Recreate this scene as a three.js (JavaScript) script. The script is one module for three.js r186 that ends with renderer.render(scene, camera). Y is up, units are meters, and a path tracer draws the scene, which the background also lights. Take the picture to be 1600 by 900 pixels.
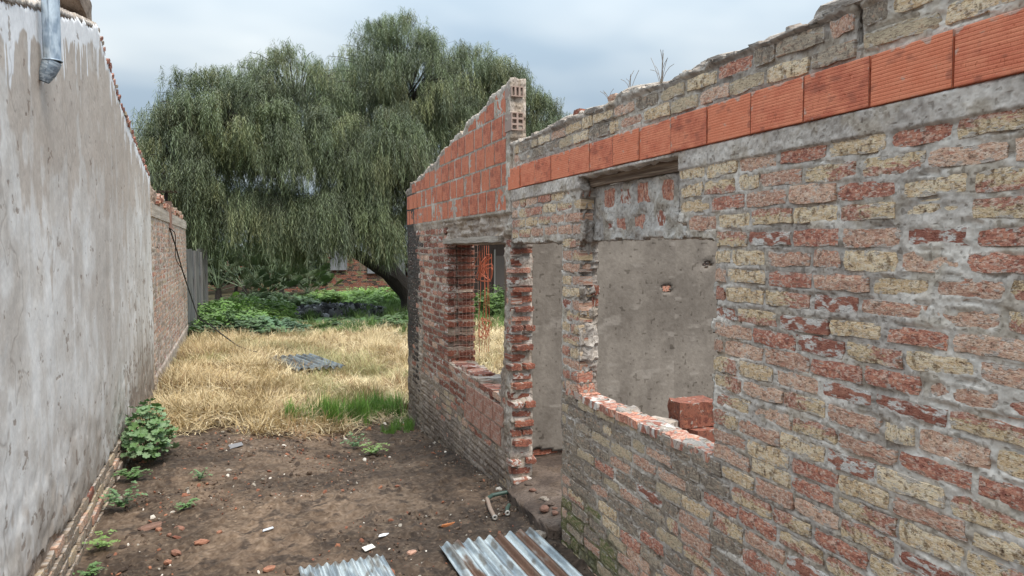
import * as THREE from 'three';
import { mergeGeometries, toCreasedNormals } from 'three/addons/utils/BufferGeometryUtils.js';

// ------------------------------------------------------------------ camera, sky, sun, exposure
// x: across the alley (right positive), y: up, s = -z: metres along the alley
const scene = new THREE.Scene();
const camera = new THREE.PerspectiveCamera(42.74, 16 / 9, 0.05, 900);
const YAW = THREE.MathUtils.degToRad(19.18), PITCH = THREE.MathUtils.degToRad(-3.09);
camera.position.set(0, 2.15, 0);
camera.lookAt(Math.sin(YAW) * Math.cos(PITCH), 2.15 + Math.sin(PITCH), -Math.cos(YAW) * Math.cos(PITCH));
scene.add(camera);

const renderer = new THREE.WebGLRenderer({ antialias: true });
renderer.toneMapping = THREE.LinearToneMapping;
renderer.toneMappingExposure = 2.9;
renderer.shadowMap.enabled = true;

// ---- noise
function hash(i, j, s) {
  let h = Math.imul(i | 0, 374761393) + Math.imul(j | 0, 668265263) + Math.imul(s | 0, 1274126177);
  h = Math.imul(h ^ (h >>> 13), 1274126177);
  h = Math.imul(h ^ (h >>> 15), 2246822519);
  return ((h ^ (h >>> 16)) >>> 0) / 4294967296;
}
function vn(x, y, s = 0, p = 0) {
  const i = Math.floor(x), j = Math.floor(y), fx = x - i, fy = y - j;
  const u = fx * fx * (3 - 2 * fx), v = fy * fy * (3 - 2 * fy);
  let i0 = i, i1 = i + 1, j0 = j, j1 = j + 1;
  if (p) { i0 = ((i0 % p) + p) % p; i1 = ((i1 % p) + p) % p; j0 = ((j0 % p) + p) % p; j1 = ((j1 % p) + p) % p; }
  const a = hash(i0, j0, s), b = hash(i1, j0, s), c = hash(i0, j1, s), d = hash(i1, j1, s);
  return a + (b - a) * u + (c - a) * v + (a - b - c + d) * u * v;
}
function fbm(x, y, o = 4, s = 0, p = 0) {
  let r = 0, a = 0.5, t = 0;
  for (let k = 0; k < o; k++) { r += a * vn(x, y, s + k * 17, p); t += a; x *= 2; y *= 2; p *= 2; a *= 0.55; }
  return r / t;
}
const sm = (a, b, x) => { const t = Math.min(1, Math.max(0, (x - a) / (b - a))); return t * t * (3 - 2 * t); };
const clamp = (x, a = 0, b = 1) => Math.min(b, Math.max(a, x));
const mix = (a, b, t) => a + (b - a) * t;
const mix3 = (a, b, t) => [mix(a[0], b[0], t), mix(a[1], b[1], t), mix(a[2], b[2], t)];
function rng(seed) { let a = seed >>> 0; return () => { a = (a + 0x6D2B79F5) | 0; let t = Math.imul(a ^ (a >>> 15), 1 | a); t = (t + Math.imul(t ^ (t >>> 7), 61 | t)) ^ t; return ((t ^ (t >>> 14)) >>> 0) / 4294967296; }; }
const lerpList = (list, x) => { if (x <= list[0][0]) return list[0][1]; for (let i = 1; i < list.length; i++) if (x <= list[i][0]) return mix(list[i - 1][1], list[i][1], (x - list[i - 1][0]) / (list[i][0] - list[i - 1][0])); return list[list.length - 1][1]; };

// ---- overcast sky: layered cloud, brighter overhead, steepened out of view to add wall light
{
  const W = 1024, Hh = 512, d = new Float32Array(W * Hh * 4);
  for (let j = 0; j < Hh; j++) for (let i = 0; i < W; i++) {
    const el = ((j + 0.5) / Hh - 0.5) * Math.PI, az = ((i + 0.5) / W) * 2 * Math.PI;
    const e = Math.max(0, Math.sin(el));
    const dx = Math.cos(el) * Math.cos(az), dz = Math.cos(el) * Math.sin(az);
    const k = 1 / (e + 0.16);
    const n = fbm(dx * k * 1.1 + 40, dz * k * 1.6 + 40, 5, 3), n2 = fbm(dx * k * 0.5 + 9, dz * k * 0.7 + 20, 3, 8);
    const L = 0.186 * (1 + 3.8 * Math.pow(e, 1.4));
    const c = clamp((n * 0.65 + n2 * 0.35 - 0.5) * 3.2 + 0.5);
    const col = mix3([0.66, 0.84, 1.02], [0.98, 1.07, 1.12], c);
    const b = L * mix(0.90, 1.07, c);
    const q = (j * W + i) * 4;
    d[q] = col[0] * b; d[q + 1] = col[1] * b; d[q + 2] = col[2] * b; d[q + 3] = 1;
  }
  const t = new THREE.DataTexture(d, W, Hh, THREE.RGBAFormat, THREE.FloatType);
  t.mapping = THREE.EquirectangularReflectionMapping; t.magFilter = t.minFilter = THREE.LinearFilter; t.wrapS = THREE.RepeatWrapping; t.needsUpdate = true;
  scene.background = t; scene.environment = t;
}
const sun = new THREE.DirectionalLight(0xfff3e4, 1.5);
sun.position.set(4.2, 20, 2); sun.target.position.set(1, 0, -8);
sun.castShadow = true; sun.shadow.radius = 60; sun.shadow.mapSize.set(2048, 2048);
Object.assign(sun.shadow.camera, { left: -30, right: 30, top: 30, bottom: -30, near: 1, far: 90 });
scene.add(sun, sun.target);

// ------------------------------------------------------------------ naming helpers
const taken = {};
function numbered(n) { const k = taken[n] = (taken[n] ?? -1) + 1; return k ? `${n}_${String(k).padStart(3, '0')}` : n; }
function info(o, label, category, group, kind) {
  if (label) o.userData.label = label;
  if (category) o.userData.category = category;
  if (group) o.userData.group = group;
  if (kind) o.userData.kind = kind;
  return o;
}
function shade(m) { m.castShadow = true; m.receiveShadow = true; return m; }
function top(name, label, category, [x, y, z], group) { const g = new THREE.Group(); g.name = numbered(name); g.position.set(x, y, z); scene.add(g); return info(g, label, category, group); }
function topMesh(name, geo, mat, label, category, pos, group, kind) {
  const m = shade(new THREE.Mesh(geo, mat)); m.name = numbered(name); if (pos) m.position.set(...pos); scene.add(m); return info(m, label, category, group, kind);
}
// part whose geometry or position is given in world metres
function part(root, name, geo, mat, pos = [0, 0, 0]) {
  const m = shade(new THREE.Mesh(geo, mat)); m.name = name; m.position.set(pos[0] - root.position.x, pos[1] - root.position.y, pos[2] - root.position.z); root.add(m); return m;
}
// ------------------------------------------------------------------ textures
function tex(w, h, fn, srgb = true, wrap = true) {
  const d = new Uint8Array(w * h * 4);
  for (let j = 0; j < h; j++) for (let i = 0; i < w; i++) { const c = fn(i, j), q = (j * w + i) * 4; if (c.length) { d[q] = clamp(c[0], 0, 255); d[q + 1] = clamp(c[1], 0, 255); d[q + 2] = clamp(c[2], 0, 255); } else d[q] = d[q + 1] = d[q + 2] = clamp(c, 0, 255); d[q + 3] = 255; }
  const t = new THREE.DataTexture(d, w, h, THREE.RGBAFormat);
  t.magFilter = THREE.LinearFilter; t.minFilter = THREE.LinearMipmapLinearFilter; t.generateMipmaps = true;
  if (srgb) t.colorSpace = THREE.SRGBColorSpace;
  if (wrap) t.wrapS = t.wrapT = THREE.RepeatWrapping;
  t.needsUpdate = true; return t;
}
// mortar and cement, 2 m across
const N = 1024;
const mortarField = new Float32Array(N * N);
for (let j = 0; j < N; j++) for (let i = 0; i < N; i++) { const x = i / N, y = j / N; mortarField[j * N + i] = fbm(x * 96, y * 96, 3, 5, 96); }
const mortarMap = tex(N, N, (i, j) => {
  const x = i / N, y = j / N, f = mortarField[j * N + i], c = fbm(x * 7, y * 7, 5, 2, 7), w = fbm(x * 22, y * 22, 3, 31, 22);
  let col = mix3([166, 157, 149], [200, 192, 183], sm(0.32, 0.68, c));
  col = mix3(col, [160, 146, 128], sm(0.5, 0.72, w) * 0.5);
  const g = (f - 0.5) * 70 - sm(0.70, 0.8, f) * 10 - sm(0.74, 0.86, vn(x * 150, y * 150, 77, 150)) * 26;
  return [col[0] + g, col[1] + g, col[2] + g];
});
const mortarBump = tex(N, N, (i, j) => { const x = i / N, y = j / N; return 128 + (mortarField[j * N + i] - 0.5) * 230 - sm(0.74, 0.86, vn(x * 150, y * 150, 77, 150)) * 70; }, false);
// bricks: an atlas of 8 x 8 brick faces. Rows: 0 red, 1 pink-brown, 2 yellow, 3 yellow and red, 4 dark red, 5 weathered grey, 6 sooty and mossy, 7 lime-smeared
const CW = 256, CH = 128;
const ROW = [[[146, 94, 78], [174, 120, 99]], [[160, 122, 103], [186, 152, 129]], [[180, 152, 118], [201, 181, 151]], [[182, 158, 125], [152, 104, 87]], [[100, 60, 50], [138, 86, 68]], [[124, 112, 99], [160, 145, 126]], [[34, 32, 31], [64, 53, 47]], [[124, 76, 62], [150, 101, 83]]];
function brickPixel(i, j) {
  const cx = Math.floor(i / CW), cy = Math.floor(j / CH), u = (i % CW) / CW, v = (j % CH) / CH, sd = cx * 31 + cy * 7;
  const x = u * 2 + cx * 13.7, y = v + cy * 9.3;
  const [A, B] = ROW[cy];
  const n = fbm(x * 5, y * 7, 5, sd), st = fbm(x * 7, y * 2.6, 4, sd + 4), fine = vn(x * 55, y * 55, sd + 9) * 0.6 + vn(x * 110, y * 110, sd + 10) * 0.4;
  let t = sm(0.3, 0.7, n + (hash(cx, cy, 3) - 0.5) * 0.3);
  if (cy === 3) { const cut = cx % 2 ? v * 1.5 - 0.35 : u * 1.6 - 0.4; t = sm(0.35, 0.65, cut + (n - 0.5) * 1.6); }
  let c = mix3(A, B, t);
  if (cy === 2 || cy === 3) { c = mix3(c, [98, 78, 56], sm(0.55, 0.76, st) * 0.7); c = mix3(c, [184, 174, 152], sm(0.56, 0.8, fbm(x * 9, y * 9, 3, sd + 2)) * 0.6); }
  if (cy === 0 || cy === 4) { c = mix3(c, [96, 50, 42], sm(0.56, 0.75, fbm(x * 6, y * 4, 3, sd + 5)) * 0.5); c = mix3(c, [184, 118, 86], sm(0.6, 0.8, fbm(x * 4, y * 6, 3, sd + 6)) * 0.45); }
  if (cy === 1) { c = mix3(c, [170, 112, 90], sm(0.56, 0.72, fbm(x * 4, y * 5, 3, sd + 6)) * 0.55); c = mix3(c, [120, 92, 80], sm(0.58, 0.75, st) * 0.5); }
  if (cy === 5) { c = mix3(c, [92, 80, 70], sm(0.56, 0.72, st) * 0.6); c = mix3(c, [150, 106, 86], sm(0.62, 0.74, n) * 0.5); c = mix3(c, [184, 164, 132], cx % 4 === 2 ? 0.5 : 0); }
  if (cy === 6) { if (cx > 4) c = mix3([88, 92, 54], [128, 116, 88], sm(0.35, 0.65, n)); else c = mix3(c, [120, 70, 56], sm(0.6, 0.75, n) * 0.6); }
  if (cy === 7) c = mix3(c, [182, 175, 168], sm(0.45, 0.62, fbm(x * 3, y * 4, 4, sd + 12)));
  if (cy < 4) c = mix3(c, [200, 186, 171], sm(0.46, 0.70, fbm(x * 11 + 3, y * 9, 4, sd + 30)) * 0.55);
  if (cy < 6) c = mix3(c, [84, 66, 54], sm(0.62, 0.74, fbm(x * 8 + 7, y * 10, 4, sd + 33)) * 0.5);
  // mortar dabs left on the face, mostly at the edges
  const edge = Math.min(u * 2, (1 - u) * 2, v, 1 - v);
  const dab = sm(0.60, 0.70, fbm(x * 4.5, y * 5.5, 4, sd + 20) + (0.16 - edge) * 0.55);
  c = mix3(c, [160, 151, 142], dab * 0.85);
  const pit = sm(0.80, 0.9, vn(x * 26, y * 26, sd + 15)) * (0.5 + 0.5 * vn(x * 8, y * 8, sd));
  const g = (fine - 0.5) * 34 - pit * 46;
  return { c: [c[0] * 1.12 + g, c[1] * 1.12 + g, c[2] * 1.12 + g], b: 128 + (n - 0.5) * 130 + (fine - 0.5) * 70 - pit * 90 + dab * 36 };
}
const AW = CW * 8, atlasC = new Uint8ClampedArray(AW * CH * 8 * 3), atlasB = new Uint8ClampedArray(AW * CH * 8);
for (let j = 0; j < CH * 8; j++) for (let i = 0; i < AW; i++) { const p = brickPixel(i, j), q = j * AW + i; atlasC[q * 3] = p.c[0]; atlasC[q * 3 + 1] = p.c[1]; atlasC[q * 3 + 2] = p.c[2]; atlasB[q] = p.b; }
const brickMap = tex(AW, CH * 8, (i, j) => { const q = (j * AW + i) * 3; return [atlasC[q], atlasC[q + 1], atlasC[q + 2]]; }, true, false);
const brickBump = tex(AW, CH * 8, (i, j) => atlasB[j * AW + i], false, false);
// terracotta hollow blocks
const tileMaps = [0, 1, 2].map((k) => tex(512, 256, (i, j) => {
  const u = i / 512, v = j / 256, n = fbm(u * 5 + k * 9, v * 3, 4, 60 + k), h = fbm(u * 3, v * 60, 2, 70 + k), f = vn(u * 180, v * 90, 80 + k);
  let c = mix3([[200, 110, 80], [210, 120, 86], [188, 102, 75]][k], [218, 134, 100], sm(0.3, 0.7, n * 0.6 + h * 0.4));
  c = mix3(c, [138, 78, 60], sm(0.60, 0.78, fbm(u * 4, v * 4, 3, 90 + k)) * 0.5);
  const lime = sm(0.62, 0.76, fbm(u * 7, v * 5, 4, 95 + k) - 0.1 + sm(0.84, 1.0, v) * 0.25 + sm(0.95, 1, u) * 0.12);
  c = mix3(c, [186, 166, 154], lime * 0.75);
  const g = (f - 0.5) * 18 - sm(0.85, 0.95, vn(u * 60, v * 30, 99 + k)) * 30;
  return [c[0] + g, c[1] + g, c[2] + g];
}));
const tileBump = tex(512, 256, (i, j) => { const v = j / 256; return 150 + Math.cos(v * 18 * 2 * Math.PI) * 70 + (vn(i / 4, j / 4, 5) - 0.5) * 50; }, false);
const paleTileMap = tex(256, 128, (i, j) => { const u = i / 256, v = j / 128, n = fbm(u * 5, v * 4, 4, 160), h = fbm(u * 3, v * 40, 2, 161); let c = mix3([150, 104, 88], [186, 142, 124], sm(0.3, 0.7, n * 0.6 + h * 0.4)); c = mix3(c, [188, 174, 162], sm(0.52, 0.68, fbm(u * 6, v * 5, 4, 162)) * 0.7); const g = (vn(u * 120, v * 60, 163) - 0.5) * 20; return [c[0] + g, c[1] + g, c[2] + g]; });
// soil, 3 m across
const soilMap = tex(N, N, (i, j) => {
  const x = i / N, y = j / N, c = fbm(x * 6, y * 6, 5, 201, 6), f = fbm(x * 110, y * 110, 3, 210, 110), m = fbm(x * 26, y * 26, 4, 220, 26);
  let col = mix3([68, 57, 47], [98, 84, 71], sm(0.32, 0.68, c));
  col = mix3(col, [52, 43, 36], sm(0.56, 0.72, m) * 0.75);
  col = mix3(col, [116, 104, 90], sm(0.78, 0.86, vn(x * 140, y * 140, 240, 140)) * 0.5);
  const g = (f - 0.5) * 60; return [col[0] + g, col[1] + g, col[2] + g];
});
const soilBump = tex(N, N, (i, j) => { const x = i / N, y = j / N; return 128 + (fbm(x * 110, y * 110, 3, 210, 110) - 0.5) * 120 + (fbm(x * 26, y * 26, 4, 220, 26) - 0.5) * 160; }, false);

// ------------------------------------------------------------------ materials
const S = (o) => new THREE.MeshStandardMaterial(o);
const lin = (r, g, b) => new THREE.Color().setRGB(r, g, b);
const M = {
  mortar: S({ map: mortarMap, bumpMap: mortarBump, bumpScale: 0.0065, roughness: 0.95, vertexColors: true }),
  cement: S({ map: mortarMap, bumpMap: mortarBump, bumpScale: 0.004, roughness: 0.92, color: lin(0.92, 0.89, 0.86) }),
  brick: S({ map: brickMap, bumpMap: brickBump, bumpScale: 0.007, roughness: 0.93 }),
  tile: tileMaps.map((m) => S({ map: m, roughness: 0.82 })),
  wingTile: tileMaps.map((m) => S({ map: m, bumpMap: tileBump, bumpScale: 0.003, roughness: 0.85, color: lin(0.84, 0.86, 0.88) })),
  paleTile: S({ map: paleTileMap, bumpMap: tileBump, bumpScale: 0.003, roughness: 0.88 }),
  soil: S({ map: soilMap, bumpMap: soilBump, bumpScale: 0.014, roughness: 0.95, vertexColors: true }),
  dark: S({ color: lin(0.02, 0.018, 0.016), roughness: 0.9 }),
};

// ------------------------------------------------------------------ masonry
const RX = 2.07;                                  // front face of the building on the alley
const leftX = (s) => -1.13 - 0.023 * s;           // face of the walls across the alley
const LEFT_TURN = Math.atan(0.023);
const frames = {
  right: { P: (s, y, o) => [RX - o, y, -s], flip: false, turn: -Math.PI / 2 },
  panel: { P: (s, y, o) => [RX + 0.1 - o, y, -s], flip: false, turn: -Math.PI / 2 },
  left: { P: (s, y, o) => [leftX(s) + o, y, -s], flip: true, turn: Math.PI / 2 + LEFT_TURN },
};
// A wall with a rough front: cells that solid() keeps, broken edges with rough sides, a plain back.
function wallGeo({ frame, s0, s1, y0, y1, ds, dy = ds, solid, height, depth, color, rough = 0.02, uvScale = 0.5, nd = 4 }) {
  const nx = Math.round((s1 - s0) / ds), ny = Math.round((y1 - y0) / dy), pos = [], uv = [], col = [], idx = [], id = new Map();
  const S_ = (i) => s0 + i * (s1 - s0) / nx, Y_ = (j) => y0 + j * (y1 - y0) / ny;
  const keep = new Uint8Array(nx * ny);
  for (let j = 0; j < ny; j++) for (let i = 0; i < nx; i++) keep[j * nx + i] = solid((S_(i) + S_(i + 1)) / 2, (Y_(j) + Y_(j + 1)) / 2) ? 1 : 0;
  const has = (i, j) => i >= 0 && j >= 0 && i < nx && j < ny && keep[j * nx + i];
  const V = (i, j, k) => {
    const key = (j * (nx + 1) + i) * (nd + 1) + k; let v = id.get(key); if (v !== undefined) return v;
    let s = S_(i), y = Y_(j), o;
    if (k === 0) o = height(s, y);
    else { o = -depth(s, y) * k / nd; const q = rough * (k === nd ? 0.4 : 1); s += (fbm(y * 16 + k * 3.1, s * 16 + k * 1.7, 3, 300) - 0.5) * 2 * q; y += (fbm(s * 16 + k * 2.3, y * 16 + k * 4.1, 3, 310) - 0.5) * 1.4 * q; }
    v = pos.length / 3; id.set(key, v);
    pos.push(...frame.P(s, y, o)); uv.push((s + k * 0.06) * uvScale, y * uvScale);
    const c = color(s, y, k); col.push(c[0], c[1], c[2]); return v;
  };
  const quad = (a, b, c, d) => { if (frame.flip) idx.push(a, b, c, a, c, d); else idx.push(a, d, c, a, c, b); };
  for (let j = 0; j < ny; j++) for (let i = 0; i < nx; i++) {
    if (!has(i, j)) continue;
    quad(V(i, j, 0), V(i + 1, j, 0), V(i + 1, j + 1, 0), V(i, j + 1, 0));
    const side = (i0, j0, i1, j1) => { for (let k = 0; k < nd; k++) quad(V(i0, j0, k + 1), V(i1, j1, k + 1), V(i1, j1, k), V(i0, j0, k)); };
    if (!has(i - 1, j)) side(i, j + 1, i, j);
    if (!has(i + 1, j)) side(i + 1, j, i + 1, j + 1);
    if (!has(i, j - 1)) side(i, j, i + 1, j);
    if (!has(i, j + 1)) side(i + 1, j + 1, i, j + 1);
  }
  const raw = (s, y) => { const v = pos.length / 3; pos.push(...frame.P(s, y, -depth(s, y))); uv.push(s * uvScale, y * uvScale); const c = color(s, y, nd); col.push(c[0], c[1], c[2]); return v; };
  for (let j = 0; j < ny; j++) for (let i = 0; i < nx; i++) if (has(i, j) && !has(i - 1, j)) {
    let e = i; while (has(e, j)) e++;
    quad(raw(S_(i), Y_(j + 1)), raw(S_(e), Y_(j + 1)), raw(S_(e), Y_(j)), raw(S_(i), Y_(j)));
  }
  const g = new THREE.BufferGeometry();
  g.setAttribute('position', new THREE.Float32BufferAttribute(pos, 3)); g.setAttribute('uv', new THREE.Float32BufferAttribute(uv, 2)); g.setAttribute('color', new THREE.Float32BufferAttribute(col, 3));
  g.setIndex(idx); g.computeVertexNormals(); return g;
}
// one brick: worn front face and four sides, 0.25 x 0.06 m, front at z = 0
const brickCache = new Map();
function brickGeo(row, colm, variant, depth = 0.1) {
  const key = `${row},${colm},${variant},${depth}`; if (brickCache.has(key)) return brickCache.get(key);
  const r = rng(row * 991 + colm * 77 + variant * 13 + 5), nx = 5, ny = 2, L = 0.25, H = 0.06, pos = [], uv = [], idx = [];
  const fu = variant & 1, fv = variant & 2;
  for (let j = 0; j <= ny; j++) for (let i = 0; i <= nx; i++) {
    const bx = i === 0 || i === nx, by = j === 0 || j === ny;
    let x = (i / nx - 0.5) * L + (r() - 0.5) * 0.011, y = (j / ny - 0.5) * H + (r() - 0.5) * (by ? 0.010 : 0.004), z = (r() - 0.5) * 0.004 - (bx || by ? 0.0025 : 0) - (bx && by ? 0.0025 : 0);
    if (bx && by) { x *= 0.985; y *= 0.94; }
    pos.push(x, y, z);
    let u = clamp(x / L + 0.5, 0.02, 0.98), v = clamp(y / H + 0.5, 0.03, 0.97); if (fu) u = 1 - u; if (fv) v = 1 - v;
    uv.push((colm + u) / 8, (row + v) / 8);
  }
  const at = (i, j) => j * (nx + 1) + i;
  for (let j = 0; j < ny; j++) for (let i = 0; i < nx; i++) idx.push(at(i, j), at(i + 1, j), at(i + 1, j + 1), at(i, j), at(i + 1, j + 1), at(i, j + 1));
  const ring = []; for (let i = 0; i < nx; i++) ring.push(at(i, 0)); for (let j = 0; j < ny; j++) ring.push(at(nx, j)); for (let i = nx; i > 0; i--) ring.push(at(i, ny)); for (let j = ny; j > 0; j--) ring.push(at(0, j));
  const b0 = pos.length / 3;
  ring.forEach((v, n) => { pos.push(pos[v * 3], pos[v * 3 + 1], -depth); uv.push(clamp(uv[v * 2] + (n % 2 ? 0.012 : -0.012), colm / 8 + 0.002, (colm + 1) / 8 - 0.002), clamp(uv[v * 2 + 1] + (n % 2 ? 0.03 : -0.03), row / 8 + 0.003, (row + 1) / 8 - 0.003)); });
  ring.forEach((v, n) => { const w = ring[(n + 1) % ring.length], a = b0 + n, b = b0 + (n + 1) % ring.length; idx.push(v, a, b, v, b, w); });
  let g = new THREE.BufferGeometry(); g.setAttribute('position', new THREE.Float32BufferAttribute(pos, 3)); g.setAttribute('uv', new THREE.Float32BufferAttribute(uv, 2)); g.setIndex(idx);
  g = toCreasedNormals(g, 0.7); brickCache.set(key, g); return g;
}
// courses of bricks; spans(y) lists the stretches of wall at that height
function layCourses({ y0, y1, pitch, len = 0.25, gap = 0.019, spans, style, seed, hgt = 0.0635 }) {
  const r = rng(seed), rows = [];
  for (let j = 0, y = y0 + pitch / 2; y < y1; j++, y += pitch) {
    const row = [];
    for (const [a, b] of spans(y)) {
      let s = a + (r() - 0.5) * 0.02;
      if (j % 2) s += 0; let first = true;
      while (s < b - 0.04) {
        let L = len * (0.9 + r() * 0.2); if (first && j % 2) L *= 0.5; first = false; if (r() < 0.07) L *= 0.5;
        if (s + L > b - 0.05) L = b - s - gap * 0.3;
        const c = s + L / 2, yc = y + (fbm(c * 0.8, j * 0.37, 2, seed) - 0.5) * 0.03 * (pitch / 0.085) + (r() - 0.5) * 0.006;
        row.push({ s0: s, s1: s + L, s: c, y: yc, L, H: hgt * (0.88 + r() * 0.22), off: (r() - 0.5) * 0.006 - (r() < 0.05 ? 0.008 : 0), tilt: (r() - 0.5) * 0.035, yaw: (r() - 0.5) * 0.02, style: style(c, yc, r), v: Math.floor(r() * 4), col: Math.floor(r() * 8) });
        s += L + gap * (0.7 + r() * 0.7);
      }
    }
    rows.push(row);
  }
  return { rows, y0, pitch, find(s, y) { let best = -1; const j = Math.floor((y - y0) / pitch); for (let q = j - 1; q <= j + 1; q++) { const row = rows[q]; if (!row) continue; for (const b of row) { if (s < b.s0 - 0.03 || s > b.s1 + 0.03) continue; const yy = b.y - (s - b.s) * b.tilt, d = Math.min(s - b.s0, b.s1 - s, b.H / 2 - Math.abs(y - yy)); if (d > best) best = d; } } return best; } };
}
function brickMesh(frame, b, depth = 0.1) {
  const [row, colm] = Array.isArray(b.style) ? b.style : [b.style, b.col];
  const m = shade(new THREE.Mesh(brickGeo(row, colm, b.v, depth), M.brick)); m.name = 'brick';
  m.position.set(...frame.P(b.s, b.y, b.off)); m.rotation.set(0, frame.turn + b.yaw, 0); m.rotateZ(b.tilt); m.scale.set(b.L / 0.25, b.H / 0.06, 1); return m;
}
function mergedBricks(root, meshes, name) {
  const gs = meshes.map((m) => { m.updateMatrix(); return m.geometry.clone().applyMatrix4(m.matrix); });
  if (!gs.length) return;
  info(part(root, name, mergeGeometries(gs), M.brick), null, null, null, 'stuff');
}
function addBricks(root, frame, list, limit, weight, restName) {
  const all = list.map((b) => [weight(b), b]).sort((a, b) => b[0] - a[0]);
  all.slice(0, limit).forEach(([, b]) => { const m = brickMesh(frame, b); m.position.sub(root.position); root.add(m); });
  mergedBricks(root, all.slice(limit).map(([, b]) => brickMesh(frame, b)), restName);
}
// generic mortar relief over a course layout
function relief(lay, { cover = 0.5, seed = 1, joint = 0 } = {}) {
  return (s, y) => {
    const fine = fbm(s * 34, y * 34, 3, seed + 7) - 0.5, m = fbm(s * 4.5, y * 6.5, 3, seed + 3), mid = fbm(s * 13, y * 16, 2, seed + 5) - 0.5;
    const gapn = sm(0.66, 0.82, vn(s * 7, y * 13, seed + 11));
    let h = joint + fine * 0.007 + mid * 0.004 - gapn * 0.006;
    const cv = typeof cover === 'function' ? cover(s, y) : cover;
    const e = lay.find(s, y);
    if (e < 0 && e > -0.011) h -= 0.011 * sm(0.60, 0.72, vn(s * 12, y * 26, seed + 17));
    if (e >= 0) h += -0.0065 + (m - 0.5) * 0.022 + (cv - 0.5) * 0.03 + 0.0055 * (1 - Math.min(e / 0.014, 1)) * (0.4 + 1.6 * vn(s * 28, y * 28, seed + 13));
    return h;
  };
}
const groundY = (x, s) => {
  const dip = 0.33 * sm(5.8, 10.4, s) * sm(-0.8, 1.9, x) * (1 - 0.55 * sm(12, 19, s));
  const left = 0.06 * (1 - sm(-1.3, 0.3, x)) * (1 - sm(9, 12, s));
  const far = 0.08 * sm(14, 24, s);
  return -dip - left - far + (fbm(x * 0.9 + 7, s * 0.9, 3, 400) - 0.5) * 0.07 * (1 - 0.3 * sm(1.2, 2, x)) + (s > 24 ? (fbm(x * 0.2, s * 0.2, 2, 402) - 0.5) * 0.2 * sm(24, 34, s) : 0);
};

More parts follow.
